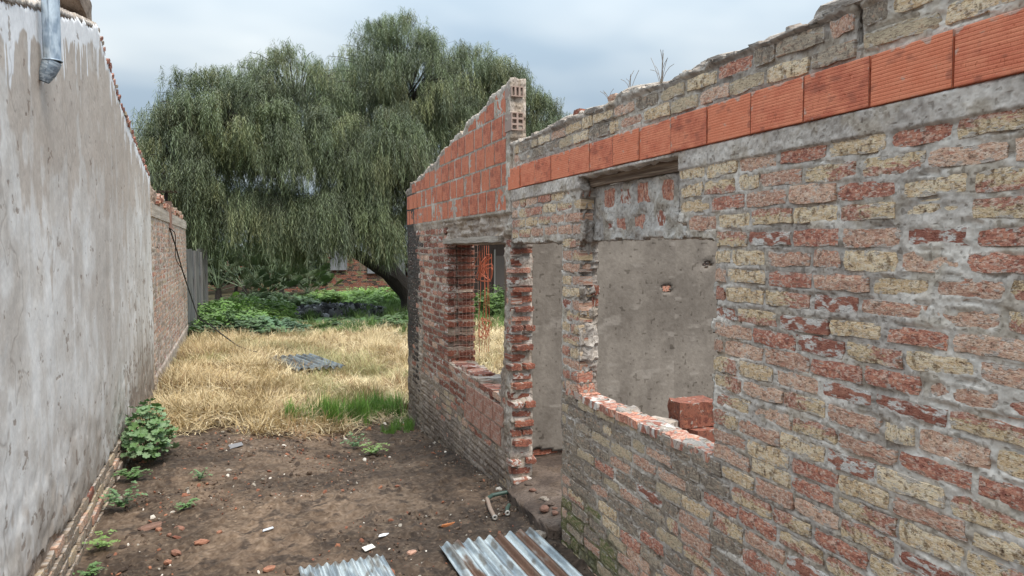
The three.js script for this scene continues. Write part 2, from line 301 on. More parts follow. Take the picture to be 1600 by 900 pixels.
// ================================================================== the house front along the alley
const topEdge = (s) => 3.036 + (fbm(s * 3.2, 3, 3, 510) - 0.5) * 0.075 + (vn(s * 14, 5, 512) - 0.5) * 0.022 - (s > 2.13 && s < 2.165 ? 0.16 : 0) - (s < 2.13 ? 0.0 : 0);
const edge = (y, k) => (fbm(y * 9, k * 7.3, 3, 520) - 0.5) * 0.045 + (vn(y * 11.8, k * 3.1, 525) > 0.55 ? 0.014 : -0.008);
{
  const wall = top('house_front_wall', 'long ruined front wall of mixed yellow and red bricks under a band of orange hollow blocks, with a broken window opening', 'brick wall', [RX, 0, -3]);
  const spans = (y) => y < 1.13 ? [[-0.6, 4.86]] : y < 2.2 ? [[-0.6, 3.005], [4.575, 4.86]] : y < 2.28 ? [[-0.6, 3.24], [4.55, 5.96]] : y < 2.54 ? [[-0.6, 3.33], [4.55, 5.96]] : y < 2.83 ? [] : [[-0.6, 2.13], [2.165, 5.9]];
  const style = (s, y, r) => {
    const q = r(), under = y < 1.12 ? sm(2.6, 3.3, s) : 0, low = 1 - sm(0.2, 1.0, y);
    if (y < 0.42 && s > 3.9 && q < 0.28) return [6, 5 + Math.floor(r() * 3)];
    if (r() < Math.max(under * 0.85, low * 0.6)) return q < 0.72 ? 5 : q < 0.93 ? 1 : q < 0.96 ? 2 : 0;
    if (y > 2.83) return q < 0.4 ? 5 : q < 0.75 ? 2 : q < 0.88 ? 1 : 0;
    return q < 0.2 ? 0 : q < 0.56 ? 1 : q < 0.76 ? 2 : q < 0.96 ? 3 : 7;
  };
  const low = layCourses({ y0: -0.05, y1: 2.535, pitch: 0.0845, spans, style, seed: 11 });
  const high = layCourses({ y0: 2.845, y1: 3.0, pitch: 0.086, spans, style, seed: 12 });
  const rel = relief(low, { seed: 21, joint: -0.0035, cover: (s, y) => 0.44 + 0.07 * (y < 1.12 ? sm(2.8, 3.4, s) : 0) + 0.06 * sm(0.55, 0.7, fbm(s * 1.3, y * 1.3, 2, 600)) });
  const rel2 = relief(high, { seed: 22, cover: 0.6 });
  const solid = (s, y) => {
    if (y > topEdge(s)) return false;
    if (s < 4.87 + edge(y, 1) * 0.7 && y < 1.145 + (vn(s * 9, 1, 530) - 0.5) * 0.02) return true;
    if (y < 2.2 + edge(s, 9) * 0.4) return s < 3.005 + edge(y, 2) || (s > 4.57 + edge(y, 3) && s < 4.87 + edge(y, 1) * 0.7);
    if (y < 2.625) return s < (y < 2.285 ? 3.25 : 3.335) + edge(y, 4) * 0.5 || s > 4.55 + edge(y, 5);
    return true;
  };
  const height = (s, y) => {
    const fine = fbm(s * 34, y * 34, 3, 28) - 0.5;
    if (y > 2.83) { const cap = sm(3.0, 3.025, y); return rel2(s, y) + cap * (0.012 + (fbm(s * 8, y * 20, 3, 540) - 0.4) * 0.05) - 0.004; }
    if (y > 2.65) return -0.012 + fine * 0.006;
    if (y > 2.545) return 0.006 + fine * 0.006 + (fbm(s * 5, y * 9, 3, 29) - 0.5) * 0.014;
    return rel(s, y);
  };
  const color = (s, y, k) => {
    let c = [1, 0.985, 0.965];
    const n = fbm(s * 2.2, y * 2.2, 4, 610), f = fbm(s * 11, y * 11, 3, 615);
    if (y > 2.545 && y < 2.66) c = [1.0, 0.98, 0.965];
    if (y > 2.83) c = mix3([0.96, 0.93, 0.89], [0.72, 0.69, 0.66], sm(0.42, 0.62, n));
    const under = (y < 1.14 ? sm(2.7, 3.3, s) : 0) * sm(0.3, 0.6, f + 0.15);
    c = mix3(c, [0.66, 0.62, 0.58], under * 0.85);
    c = mix3(c, [0.52, 0.46, 0.40], (1 - sm(0.15, 0.75, y + (n - 0.5) * 0.9)) * sm(0.3, 0.55, f + 0.1));
    c = mix3(c, [0.26, 0.31, 0.10], (1 - sm(0.1, 0.45, y + (f - 0.5) * 0.7)) * sm(3.7, 4.5, s + (n - 0.5)) * 0.9);
    if (k > 0) c = mix3(c, [0.72, 0.71, 0.71], 0.6);
    return c;
  };
  part(wall, 'mortar', wallGeo({ frame: frames.right, s0: -0.6, s1: 5.97, y0: -0.3, y1: 3.12, ds: 0.0095, dy: 0.009, solid, height, depth: () => 0.145, color, rough: 0.05, nd: 6 }), M.mortar);
  const px = (b) => { const dd = Math.hypot(RX, b.s, b.y - 2.15); return b.s < 1.3 ? 0 : b.L * (RX / dd) / dd; };
  const list = [...low.rows.flat(), ...high.rows.flat().map((b) => ({ ...b, off: b.off + 0.002 }))];
  addBricks(wall, frames.right, list, 300, px, 'bricks_beyond');
  // broken brick ends in the window jamb that faces up the alley
  const r = rng(88);
  for (let j = 0; j < 13; j++) {
    const y = 1.19 + j * 0.0845; if (j > 1 && r() < 0.62) continue;
    const xs = j < 2 ? [[2.13, 0.12]] : r() < 0.5 ? [[2.185, 0.05]] : [[2.1, 0.05]];
    for (const [x, w] of xs) {
      const m = shade(new THREE.Mesh(brickGeo(j < 2 ? 0 : r() < 0.5 ? 4 : r() < 0.6 ? 5 : 0, Math.floor(r() * 8), Math.floor(r() * 4)), M.brick)); m.name = 'broken_brick';
      m.position.set(x + (r() - 0.5) * 0.02, y, -(4.57 + edge(y, 3) - 0.004 - r() * 0.012)).sub(wall.position); m.rotation.set((r() - 0.5) * 0.1, (r() - 0.5) * 0.3, (r() - 0.5) * 0.1); m.scale.set(w / 0.25, 0.9 + r() * 0.2, 0.6); wall.add(m);
    }
  }
  // bricks laid flat along the sill
  let s = 3.03; for (let k = 0; s < 4.56; k++) {
    const L = 0.2 + r() * 0.08, g = brickGeo(k % 3 === 2 ? 7 : 0, k % 8, k % 4, 0.05);
    const m = shade(new THREE.Mesh(g, M.brick)); m.name = 'sill_brick'; m.position.set(2.136 + (r() - 0.5) * 0.012, 1.158 + (r() - 0.5) * 0.012, -(s + L / 2)).sub(wall.position);
    m.rotation.order = 'YXZ'; m.rotation.set(-Math.PI / 2 + (r() - 0.5) * 0.05, Math.PI / 2, (r() - 0.5) * 0.06); m.scale.set(L / 0.25, 0.145 / 0.06, 1); wall.add(m); s += L + 0.012;
  }
  // band of orange hollow blocks
  const TL = 0.3215, TH = 0.178, prof = [];
  for (let k = 0; k < 14; k++) { const y = (k / 14 - 0.5) * TH, w = TH / 14; prof.push([y, -0.0012], [y + w * 0.22, 0], [y + w * 0.78, 0]); } prof.push([TH / 2, -0.0012]);
  const tileGeo = (L, seed) => {
    const rr = rng(seed), pos = [], uv = [], idx = [], q = (a, b, c, d, ua, ub, uc, ud) => { const v = pos.length / 3; pos.push(...a, ...b, ...c, ...d); uv.push(...ua, ...ub, ...uc, ...ud); idx.push(v, v + 1, v + 2, v, v + 2, v + 3); };
    const l = -L / 2, rgt = L / 2, xs = [l, l + L * 0.33, l + L * 0.66, rgt], bow = [0, (rr() - 0.5) * 0.003, (rr() - 0.5) * 0.003, 0], D = -0.1;
    for (let k = 0; k + 1 < prof.length; k++) for (let i = 0; i < 3; i++) {
      const [y0, z0] = prof[k], [y1, z1] = prof[k + 1], u0 = xs[i] / L + 0.5, u1 = xs[i + 1] / L + 0.5, v0 = y0 / TH + 0.5, v1 = y1 / TH + 0.5;
      q([xs[i], y0, z0 + bow[i]], [xs[i + 1], y0, z0 + bow[i + 1]], [xs[i + 1], y1, z1 + bow[i + 1]], [xs[i], y1, z1 + bow[i]], [u0, v0], [u1, v0], [u1, v1], [u0, v1]);
    }
    const a = -TH / 2, b = TH / 2, z = -0.0018;
    q([l, b, z], [rgt, b, z], [rgt, b, D], [l, b, D], [0, 0.9], [1, 0.9], [1, 0.6], [0, 0.6]); q([l, a, D], [rgt, a, D], [rgt, a, z], [l, a, z], [0, 0.3], [1, 0.3], [1, 0.1], [0, 0.1]);
    q([l, a, D], [l, a, z], [l, b, z], [l, b, D], [0, 0], [0.3, 0], [0.3, 1], [0, 1]); q([rgt, a, z], [rgt, a, D], [rgt, b, D], [rgt, b, z], [0.7, 0], [1, 0], [1, 1], [0.7, 1]);
    const g = new THREE.BufferGeometry(); g.setAttribute('position', new THREE.Float32BufferAttribute(pos, 3)); g.setAttribute('uv', new THREE.Float32BufferAttribute(uv, 2)); g.setIndex(idx); g.computeVertexNormals(); return g;
  };
  const tg = [tileGeo(TL, 1), tileGeo(TL, 2), tileGeo(TL, 3), tileGeo(TL, 4)];
  for (let k = -7; k < 13; k++) {
    const c = 1.74 + k * 0.3305 + 0.165; if (c > 5.95 || c < -0.4) continue;
    const m = shade(new THREE.Mesh(tg[(k + 9) % 4], M.tile[(k * 7 + 70) % 3])); m.name = 'hollow_block';
    m.position.set(RX - 0.014 - (hash(k, 1, 1) - 0.5) * 0.006, 2.739 + (hash(k, 2, 2) - 0.5) * 0.005, -c).sub(wall.position); m.rotation.y = -Math.PI / 2 + (hash(k, 3, 3) - 0.5) * 0.012; m.rotateZ((hash(k, 4, 4) - 0.5) * 0.012);
    if (c > 5.6) { m.scale.x = 0.92; }
    wall.add(m);
  }
  // lumps of mortar and half bricks lying along the top
  const cap = []; const rr = rng(31);
  for (let k = 0; k < 20; k++) {
    const s = 0.4 + k * 0.27 + rr() * 0.2; if (s > 5.85) continue;
    const g = new THREE.IcosahedronGeometry(1, 2), p = g.attributes.position;
    for (let i = 0; i < p.count; i++) { const x = p.getX(i), y = p.getY(i), z = p.getZ(i), n = 0.75 + 0.5 * fbm(x * 1.7 + k * 5, z * 1.7 + y * 2, 3, 700); p.setXYZ(i, x * n * 0.075, clamp(y, -0.5, 0.55) * n * 0.042, z * n * (0.14 + 0.12 * hash(k, 7, 7))); }
    g.computeVertexNormals(); g.rotateY((rr() - 0.5) * 0.3); g.rotateX((rr() - 0.5) * 0.16); g.translate(RX + 0.07 + (rr() - 0.5) * 0.03, topEdge(s) + 0.005, -s); cap.push(g);
  }
  cap.forEach((g) => part(wall, 'mortar_lump', g, M.cement));
  for (const [s, row] of [[4.62, 4], [4.1, 1]]) { const m = shade(new THREE.Mesh(brickGeo(row, 3, 1, 0.1), M.brick)); m.name = 'broken_brick'; m.position.set(RX - 0.002, topEdge(s) + 0.02, -s).sub(wall.position); m.rotation.set(0, -Math.PI / 2 + 0.3, 0.2); m.scale.set(0.28, 0.7, 1); wall.add(m); }
  // back of the shutter box over the window: rough render with brick showing, timber above
  const pl = [{ s: 4.33, y: 2.475, L: 0.15, H: 0.12 }, { s: 4.1, y: 2.475, L: 0.15, H: 0.1 }, { s: 3.88, y: 2.48, L: 0.15, H: 0.12 }, { s: 3.6, y: 2.475, L: 0.14, H: 0.13 }, { s: 4.3, y: 2.30, L: 0.09, H: 0.05 }, { s: 4.16, y: 2.305, L: 0.12, H: 0.07 }, { s: 3.93, y: 2.31, L: 0.11, H: 0.07 }, { s: 3.68, y: 2.31, L: 0.1, H: 0.085 }];
  const inP = (s, y) => { let m = -1; for (const b of pl) m = Math.max(m, Math.min(b.L / 2 - Math.abs(s - b.s), b.H / 2 - Math.abs(y - b.y))); return m; };
  part(wall, 'shutter_box_back', wallGeo({ frame: frames.panel, s0: 3.0, s1: 4.75, y0: 2.2, y1: 2.56, ds: 0.012, solid: (s, y) => y > 2.207 + (vn(s * 12, 2, 3) - 0.5) * 0.012,
    height: (s, y) => { const e = inP(s, y), n = fbm(s * 9, y * 12, 3, 640) - 0.5, f = fbm(s * 30, y * 30, 2, 641) - 0.5; return n * 0.05 + f * 0.012 + (e > 0 ? -0.022 + 0.02 * (1 - Math.min(1, e / 0.02)) : 0.004); }, depth: () => 0.05, color: () => [0.92, 0.93, 0.94] }), M.mortar);
  pl.forEach((b, i) => { const m = brickMesh(frames.panel, { ...b, L: b.L + 0.02, H: b.H + 0.02, off: -0.002, tilt: 0, yaw: 0, v: i % 4, style: [i % 3 === 1 ? 7 : 0, i % 8] }, 0.05); m.position.sub(wall.position); wall.add(m); });
  const wood = tex(512, 64, (i, j) => { const g = fbm(i / 90, j / 2.5, 4, 650); const c = mix3([92, 74, 60], [150, 132, 114], sm(0.3, 0.7, g)); return c; });
  const tb = new THREE.BoxGeometry(1.5, 0.075, 0.05, 20, 1, 1); { const p = tb.attributes.position; for (let i = 0; i < p.count; i++) p.setY(i, p.getY(i) + (vn(p.getX(i) * 9, p.getY(i) * 40, 3) - 0.5) * 0.012); tb.computeVertexNormals(); }
  const tm = part(wall, 'timber', tb, S({ map: wood, roughness: 0.9 }), [RX + 0.09, 2.60, -3.95]); tm.rotation.y = Math.PI / 2;
}

// ================================================================== the gabled wing beyond the doorway
const gable = (s) => lerpList([[5.96, 3.60], [6.1, 3.56], [7.23, 3.43], [8.78, 3.19], [10, 3.06], [10.6, 2.97]], s);
{
  const wall = top('gabled_wing_wall', 'gabled brick wall with courses of hollow orange blocks, a sooty corner and a gutted window', 'brick wall', [RX, -0.3, -8]);
  const ROWS = [2.475, 2.685, 2.897, 3.108, 3.318];
  const topOf = (s) => gable(s) + (fbm(s * 4, 9, 3, 710) - 0.5) * 0.10 + (vn(s * 12, 4, 711) - 0.5) * 0.03;
  const farEdge = (y) => 10.56 + (fbm(y * 6, 2, 3, 720) - 0.5) * 0.12;
  const spans = (y) => { const e = 10.5; return y < 0.80 ? [[y < 0.3 ? 6 : y > 0.34 && y < 0.74 ? 7.45 : 5.98, e]] : y < 2.2 ? [[5.98, 6.12], [8.22, e]] : y < 2.44 ? [[8.25, e]] : []; };
  const style = (s, y, r) => { const q = r(); if (s > 9.75 + 0.35 * (q - 0.5) && r() < 0.9) return [6, Math.floor(r() * 5)]; if (y < 0.5 && q < 0.55) return 5; return q < 0.62 ? 4 : q < 0.78 ? 0 : q < 0.9 ? 1 : 7; };
  const lay = layCourses({ y0: -0.42, y1: 2.45, pitch: 0.083, spans, style, seed: 41, hgt: 0.06 });
  const rel = relief(lay, { seed: 51, cover: (s, y) => 0.42 + 0.5 * (1 - sm(0.05, 0.5, y + (fbm(s * 1.6, y * 2, 3, 730) - 0.5) * 0.9)) + 0.3 * sm(0.52, 0.62, fbm(s * 1.5 + 3, y * 0.9, 3, 731)) * sm(8.8, 9.4, s) });
  const solid = (s, y) => {
    if (s > farEdge(y) || y > topOf(s)) return false;
    if (s < 5.97 + edge(y, 11) * 0.6 + (y < 2.2 && y > 0 ? 0.015 : 0)) return false;
    if (y > 0.83 + (s < 7 ? -0.12 * sm(7, 6.5, s) : 0) + (fbm(s * 7, 2, 3, 740) - 0.5) * 0.09 && y < 2.2) return s < 6.14 + edge(y, 12) * 1.6 - 0.02 * (y > 1.6) + 0.16 * (1 - sm(0.8, 1.25, y)) || s > 8.2 + edge(y, 13);
    return true;
  };
  const height = (s, y) => {
    const fine = fbm(s * 34, y * 34, 3, 58) - 0.5, mid = fbm(s * 8, y * 10, 3, 59) - 0.5;
    if (y > 2.45) return (s < 6.08 ? 0.012 : y > topOf(s) - 0.05 ? 0.01 : 0.006) + fine * 0.005 + mid * (s < 6.08 || y > topOf(s) - 0.06 ? 0.04 : 0.004);
    if (y > 2.2 && s < 8.35) return mid * 0.06 - 0.02 + fine * 0.02 + (fbm(s * 2.2, y * 26, 3, 61) - 0.5) * 0.07;
    if (s < 6.16 && y < 2.2) return fine * 0.02 + mid * 0.05;
    return rel(s, y);
  };
  const color = (s, y, k) => {
    const n = fbm(s * 2, y * 2, 4, 750), f = fbm(s * 10, y * 10, 3, 755);
    let c = mix3([0.95, 0.9, 0.86], [0.68, 0.64, 0.61], sm(0.35, 0.65, n));
    if (y < 2.45) c = mix3(c, [0.74, 0.66, 0.60], 0.6);
    if (y > 2.45 || s < 6.1) c = [0.9, 0.88, 0.85];
    c = mix3(c, [0.40, 0.35, 0.31], (1 - sm(-0.3, 0.7, y + (n - 0.5) * 1.2)) * sm(0.25, 0.55, f + 0.15));
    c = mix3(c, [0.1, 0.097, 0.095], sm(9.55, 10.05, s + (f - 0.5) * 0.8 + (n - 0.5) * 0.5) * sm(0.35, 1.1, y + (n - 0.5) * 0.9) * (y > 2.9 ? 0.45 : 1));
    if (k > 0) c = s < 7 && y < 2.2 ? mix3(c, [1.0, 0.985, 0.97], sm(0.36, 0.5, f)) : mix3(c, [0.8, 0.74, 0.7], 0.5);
    return c;
  };
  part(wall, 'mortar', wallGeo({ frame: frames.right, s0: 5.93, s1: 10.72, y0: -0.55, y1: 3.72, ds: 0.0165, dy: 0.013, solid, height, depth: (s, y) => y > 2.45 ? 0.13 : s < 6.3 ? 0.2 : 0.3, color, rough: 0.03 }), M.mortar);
  addBricks(wall, frames.right, lay.rows.flat().filter((b) => !(b.s < 7.5 && b.y > 0.3 && b.y < 0.75)), 300, (b) => b.L * 1 / (b.s * b.s) * (b.y < -0.1 ? 0.2 : 1) * (b.s > 10 ? 0.4 : 1), 'bricks_beyond');
  const r = rng(66);
  const boxTile = (L, H, D) => { const g = new THREE.BoxGeometry(L, H, D, 3, 1, 1), p = g.attributes.position; for (let i = 0; i < p.count; i++) p.setXYZ(i, p.getX(i) + (r() - 0.5) * 0.004, p.getY(i), p.getZ(i)); g.computeVertexNormals(); return g; };
  const geos = [boxTile(0.325, 0.194, 0.11), boxTile(0.325, 0.194, 0.11), boxTile(0.325, 0.194, 0.11)];
  const addTile = (s, y, L, H, off, pale) => { const m = shade(new THREE.Mesh(geos[Math.floor(r() * 3)], pale ? M.paleTile : M.wingTile[Math.floor(r() * 3)])); m.name = 'hollow_block'; m.position.set(RX + 0.055 - off, y, -s).sub(wall.position); m.rotation.y = -Math.PI / 2 + (r() - 0.5) * 0.02; m.rotateZ((r() - 0.5) * 0.02); m.scale.set(L / 0.325, H / 0.194, 1); wall.add(m); };
  ROWS.forEach((y0, j) => {
    let s = 6.06 + (j % 2 ? 0.0 : 0.02); let first = j % 2;
    while (s < 10.5) {
      let L = 0.245 + r() * 0.1; if (first) { L *= 0.5; first = 0; }
      if (s + L > 10.52) L = 10.52 - s; if (L < 0.08) break;
      const roof = Math.min(topOf(s), topOf(s + L)) - 0.02, H = Math.min(0.195, roof - y0);
      if (H > 0.07) addTile(s + L / 2, y0 + H / 2 + 0.008, L - 0.028 - r() * 0.012, H - r() * 0.012, 0.009 + (r() - 0.5) * 0.006);
      s += L;
    }
  });
  for (let k = 0; k < 2; k++) for (let i = 0; i < 4; i++) addTile(6.32 + i * 0.31 + (k ? 0 : 0.08), 0.445 + k * 0.19, 0.285, 0.172, 0.009, 1);
  // broken ends of hollow blocks at the peak, cells open
  for (const [y, h, nx, ny] of [[3.475, 0.085, 3, 1], [3.225, 0.15, 2, 3]]) {
    const sh = new THREE.Shape(); sh.moveTo(-0.055, -h / 2); sh.lineTo(0.055, -h / 2); sh.lineTo(0.055, h / 2); sh.lineTo(-0.055, h / 2);
    for (let a = 0; a < nx; a++) for (let b = 0; b < ny; b++) { const w = 0.11 / nx, hh = h / ny, x = -0.055 + a * w, yy = -h / 2 + b * hh, q = new THREE.Path(); q.moveTo(x + 0.008, yy + 0.008); q.lineTo(x + 0.008, yy + hh - 0.008); q.lineTo(x + w - 0.008, yy + hh - 0.008); q.lineTo(x + w - 0.008, yy + 0.008); sh.holes.push(q); }
    const b = part(wall, 'open_hollow_block', new THREE.ExtrudeGeometry(sh, { depth: 0.16, bevelEnabled: false }), S({ color: lin(0.34, 0.25, 0.21), roughness: 0.9 }), [RX + 0.04, y, -6.1]); b.rotation.y = 0.04;
  }
  // toothed brick ends at the doorway, lime mortar between
  for (let j = 0; j < 26; j++) {
    const y = 0.04 + j * 0.0835, halves = r() < 0.65 ? [[2.17, 0.165]] : [[2.115, 0.09], [2.235, 0.09]];
    for (const [x, w] of halves) {
      const out = (j % 2 ? 0.042 : 0.0) + r() * 0.03, m = shade(new THREE.Mesh(brickGeo(r() < 0.3 ? 7 : r() < 0.15 ? 0 : 4, Math.floor(r() * 8), Math.floor(r() * 4), 0.14), M.brick)); m.name = 'toothed_brick';
      m.position.set(x + (r() - 0.5) * 0.03, y, -(5.985 - out)).sub(wall.position); m.rotation.set((r() - 0.5) * 0.12, (r() - 0.5) * 0.35, (r() - 0.5) * 0.12); m.scale.set(w / 0.25, 0.66 + r() * 0.3, 1); wall.add(m);
    }
  }
  // far jamb of the window, same toothing
  for (let j = 0; j < 17; j++) {
    const y = 0.86 + j * 0.083; for (const [x, w] of [[2.115, 0.1], [2.29, 0.2]]) {
      const m = shade(new THREE.Mesh(brickGeo(x < 2.2 ? (r() < 0.5 ? 7 : 4) : 4, Math.floor(r() * 8), Math.floor(r() * 4), 0.14), M.brick)); m.name = 'toothed_brick';
      m.position.set(x, y, -(8.2 - (x < 2.2 ? 0.03 : 0.02) * (j % 2) - r() * 0.02)).sub(wall.position); m.rotation.set((r() - 0.5) * 0.08, (r() - 0.5) * 0.2, (r() - 0.5) * 0.08); m.scale.set(w / 0.25, 1, 1); wall.add(m);
    }
  }
  // whitewashed lintel bar, and broken brick along the sill
  const lb = new THREE.BoxGeometry(0.2, 0.055, 2.05, 1, 1, 24); { const p = lb.attributes.position; for (let i = 0; i < p.count; i++) p.setXYZ(i, p.getX(i), p.getY(i) + (vn(p.getZ(i) * 6, p.getX(i) * 9, 8) - 0.5) * 0.016, p.getZ(i)); lb.computeVertexNormals(); }
  part(wall, 'lintel', lb, S({ map: mortarMap, color: lin(1, 0.97, 0.93), bumpMap: mortarBump, bumpScale: 0.006, roughness: 0.9 }), [RX + 0.07, 2.232, -7.28]);
  for (let k = 0; k < 9; k++) { const m = shade(new THREE.Mesh(brickGeo([7, 4, 0][k % 3], k % 8, k % 4, 0.06), M.brick)); m.name = 'sill_brick'; m.position.set(RX + 0.12, 0.862 - (k < 4 ? 0.09 * (4 - k) / 4 : 0) + (r() - 0.5) * 0.03, -(6.35 + k * 0.22)).sub(wall.position); m.rotation.order = 'YXZ'; m.rotation.set(-Math.PI / 2 + (r() - 0.5) * 0.3, Math.PI / 2 + (r() - 0.5) * 0.3, (r() - 0.5) * 0.3); m.scale.set(0.75, 3.2, 1); wall.add(m); }
}

// ================================================================== plastered partition inside, floor slab
{
  const S0 = 6.5, partition = top('partition_wall', 'smooth grey cement-plastered wall inside the house with two knocked-out holes', 'wall', [3.8, 0.12, -S0]);
  const holes = [[3.9, 1.74, 0.075, 0.075], [4.37, 1.985, 0.075, 0.06]];
  const frame = { P: (s, y, o) => [s, y, -(S0 - o)], flip: true, turn: 0 };
  const cementMap = tex(1024, 1024, (i, j) => {
    const x = i / 1024, y = j / 1024, c = fbm(x * 4, y * 4, 5, 801, 4), f = fbm(x * 70, y * 70, 3, 810, 70), t = fbm(x * 14, y * 5, 3, 820);
    let col = mix3([106, 99, 92], [130, 123, 115], sm(0.3, 0.7, c * 0.6 + t * 0.4)); col = mix3(col, [150, 144, 137], sm(0.66, 0.8, fbm(x * 9, y * 22, 3, 830)) * 0.5);
    const g = (f - 0.5) * 22 - sm(0.86, 0.93, vn(x * 60, y * 60, 840, 60)) * 28; return [col[0] + g, col[1] + g, col[2] + g];
  });
  const hd = (x, y, h) => Math.hypot((x - h[0]) / h[2], (y - h[1]) / h[3]) + (fbm(x * 26, y * 26, 3, 845) - 0.5) * 1.1;
  part(partition, 'plaster', wallGeo({ frame, s0: 2.23, s1: 5.6, y0: 0.1, y1: 2.95, ds: 0.024, solid: (x, y) => y > 0.2 + (fbm(x * 4, 3, 3, 846) - 0.4) * 0.3 && holes.every((h) => hd(x, y, h) > 0.62) && y < 2.9 + (fbm(x * 5, 1, 3, 4) - 0.5) * 0.12,
    height: (x, y) => { let h = (fbm(x * 2, y * 2, 4, 850) - 0.5) * 0.012 + (fbm(x * 12, y * 12, 3, 851) - 0.5) * 0.004; for (const q of holes) h -= 0.012 * (1 - sm(0.7, 1.1, hd(x, y, q))); return h + 0.02; }, depth: () => 0.025, color: () => [1, 1, 1], rough: 0.004, nd: 2 }), S({ map: cementMap, bumpMap: mortarBump, bumpScale: 0.002, roughness: 0.8, vertexColors: true }));
  part(partition, 'core', new THREE.BoxGeometry(3.37, 2.85, 0.12), S({ map: mortarMap, color: lin(0.45, 0.36, 0.31), roughness: 0.95 }), [3.915, 1.5, -S0 - 0.068]);
  for (const [x, y, row] of [[3.91, 1.745, 0], [4.36, 1.99, 6], [2.6, 0.2, 4], [2.9, 0.2, 4], [3.2, 0.2, 4]]) { const m = shade(new THREE.Mesh(brickGeo(row, 2, 1, 0.06), M.brick)); m.name = 'brick'; m.position.set(x, y, -S0 + 0.006).sub(partition.position); m.scale.set(row === 4 ? 1 : 0.36, 0.9, 1); partition.add(m); }
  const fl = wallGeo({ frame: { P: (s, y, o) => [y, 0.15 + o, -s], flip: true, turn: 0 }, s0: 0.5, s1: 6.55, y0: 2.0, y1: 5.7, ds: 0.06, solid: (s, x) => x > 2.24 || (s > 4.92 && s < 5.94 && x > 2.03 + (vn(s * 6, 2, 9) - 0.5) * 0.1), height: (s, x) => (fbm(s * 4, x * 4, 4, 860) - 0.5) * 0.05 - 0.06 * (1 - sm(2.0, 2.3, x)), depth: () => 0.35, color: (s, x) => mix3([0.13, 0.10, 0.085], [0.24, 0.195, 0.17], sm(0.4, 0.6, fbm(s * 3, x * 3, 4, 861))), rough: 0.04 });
  topMesh('house_floor', fl, M.mortar, 'damp dark concrete floor and doorstep of the ruined house', 'floor', null, null, 'structure');
  // masonry blocks piled inside, seen over the window sill
  const r = rng(123);
  const bm = S({ map: brickMap, bumpMap: brickBump, bumpScale: 0.004, roughness: 0.93, color: lin(0.72, 0.72, 0.74) });
  const block = (x, y, s, w, h, d, turn, row, label, group) => {
    const g = new THREE.BoxGeometry(w, h, d, 5, 3, 3), p = g.attributes.position, u = g.attributes.uv;
    for (let i = 0; i < p.count; i++) { const a = p.getX(i), b = p.getY(i), c = p.getZ(i); const q = (e) => (fbm(a * 22 + e + s * 3, (b + c) * 22 + e, 2, 900) - 0.5) * 0.022; p.setXYZ(i, a * 0.98 + q(1), b * 0.98 + q(5), c * 0.98 + q(9)); u.setXY(i, (Math.floor(r() * 0.99) + 2 + clamp(u.getX(i), 0.05, 0.95)) / 8, (row + clamp(u.getY(i), 0.06, 0.94)) / 8); }
    const gg = toCreasedNormals(g, 0.6); const m = topMesh('masonry_block', gg, row === 5 ? M.cement : bm, label, 'rubble', [x, y + h / 2, -s], group); m.rotation.y = turn; return m;
  };
  const G = 'blocks piled behind the window sill', low = 'broken red masonry block low in the pile behind the window sill';
  for (let k = 0; k < 3; k++) { block(2.62, 0.15 + k * 0.205, 4.32, 0.3, 0.2, 0.26, 0.1 * k, 4, low, G); block(2.98, 0.15 + k * 0.205, 4.3, 0.3, 0.2, 0.26, -0.08 * k, 1, low, G); }
  block(2.565, 0.765, 4.3, 0.16, 0.23, 0.2, 0.5, 5, 'grey cement-faced block standing at the end of the pile behind the sill', G);
  block(2.87, 0.765, 4.25, 0.3, 0.18, 0.22, 0.1, 4, 'dark red block in the upper layer of the pile behind the sill', G);
  block(2.8, 0.948, 4.3, 0.27, 0.17, 0.2, -0.12, 4, 'topmost broken red block of the pile behind the sill', G);
}

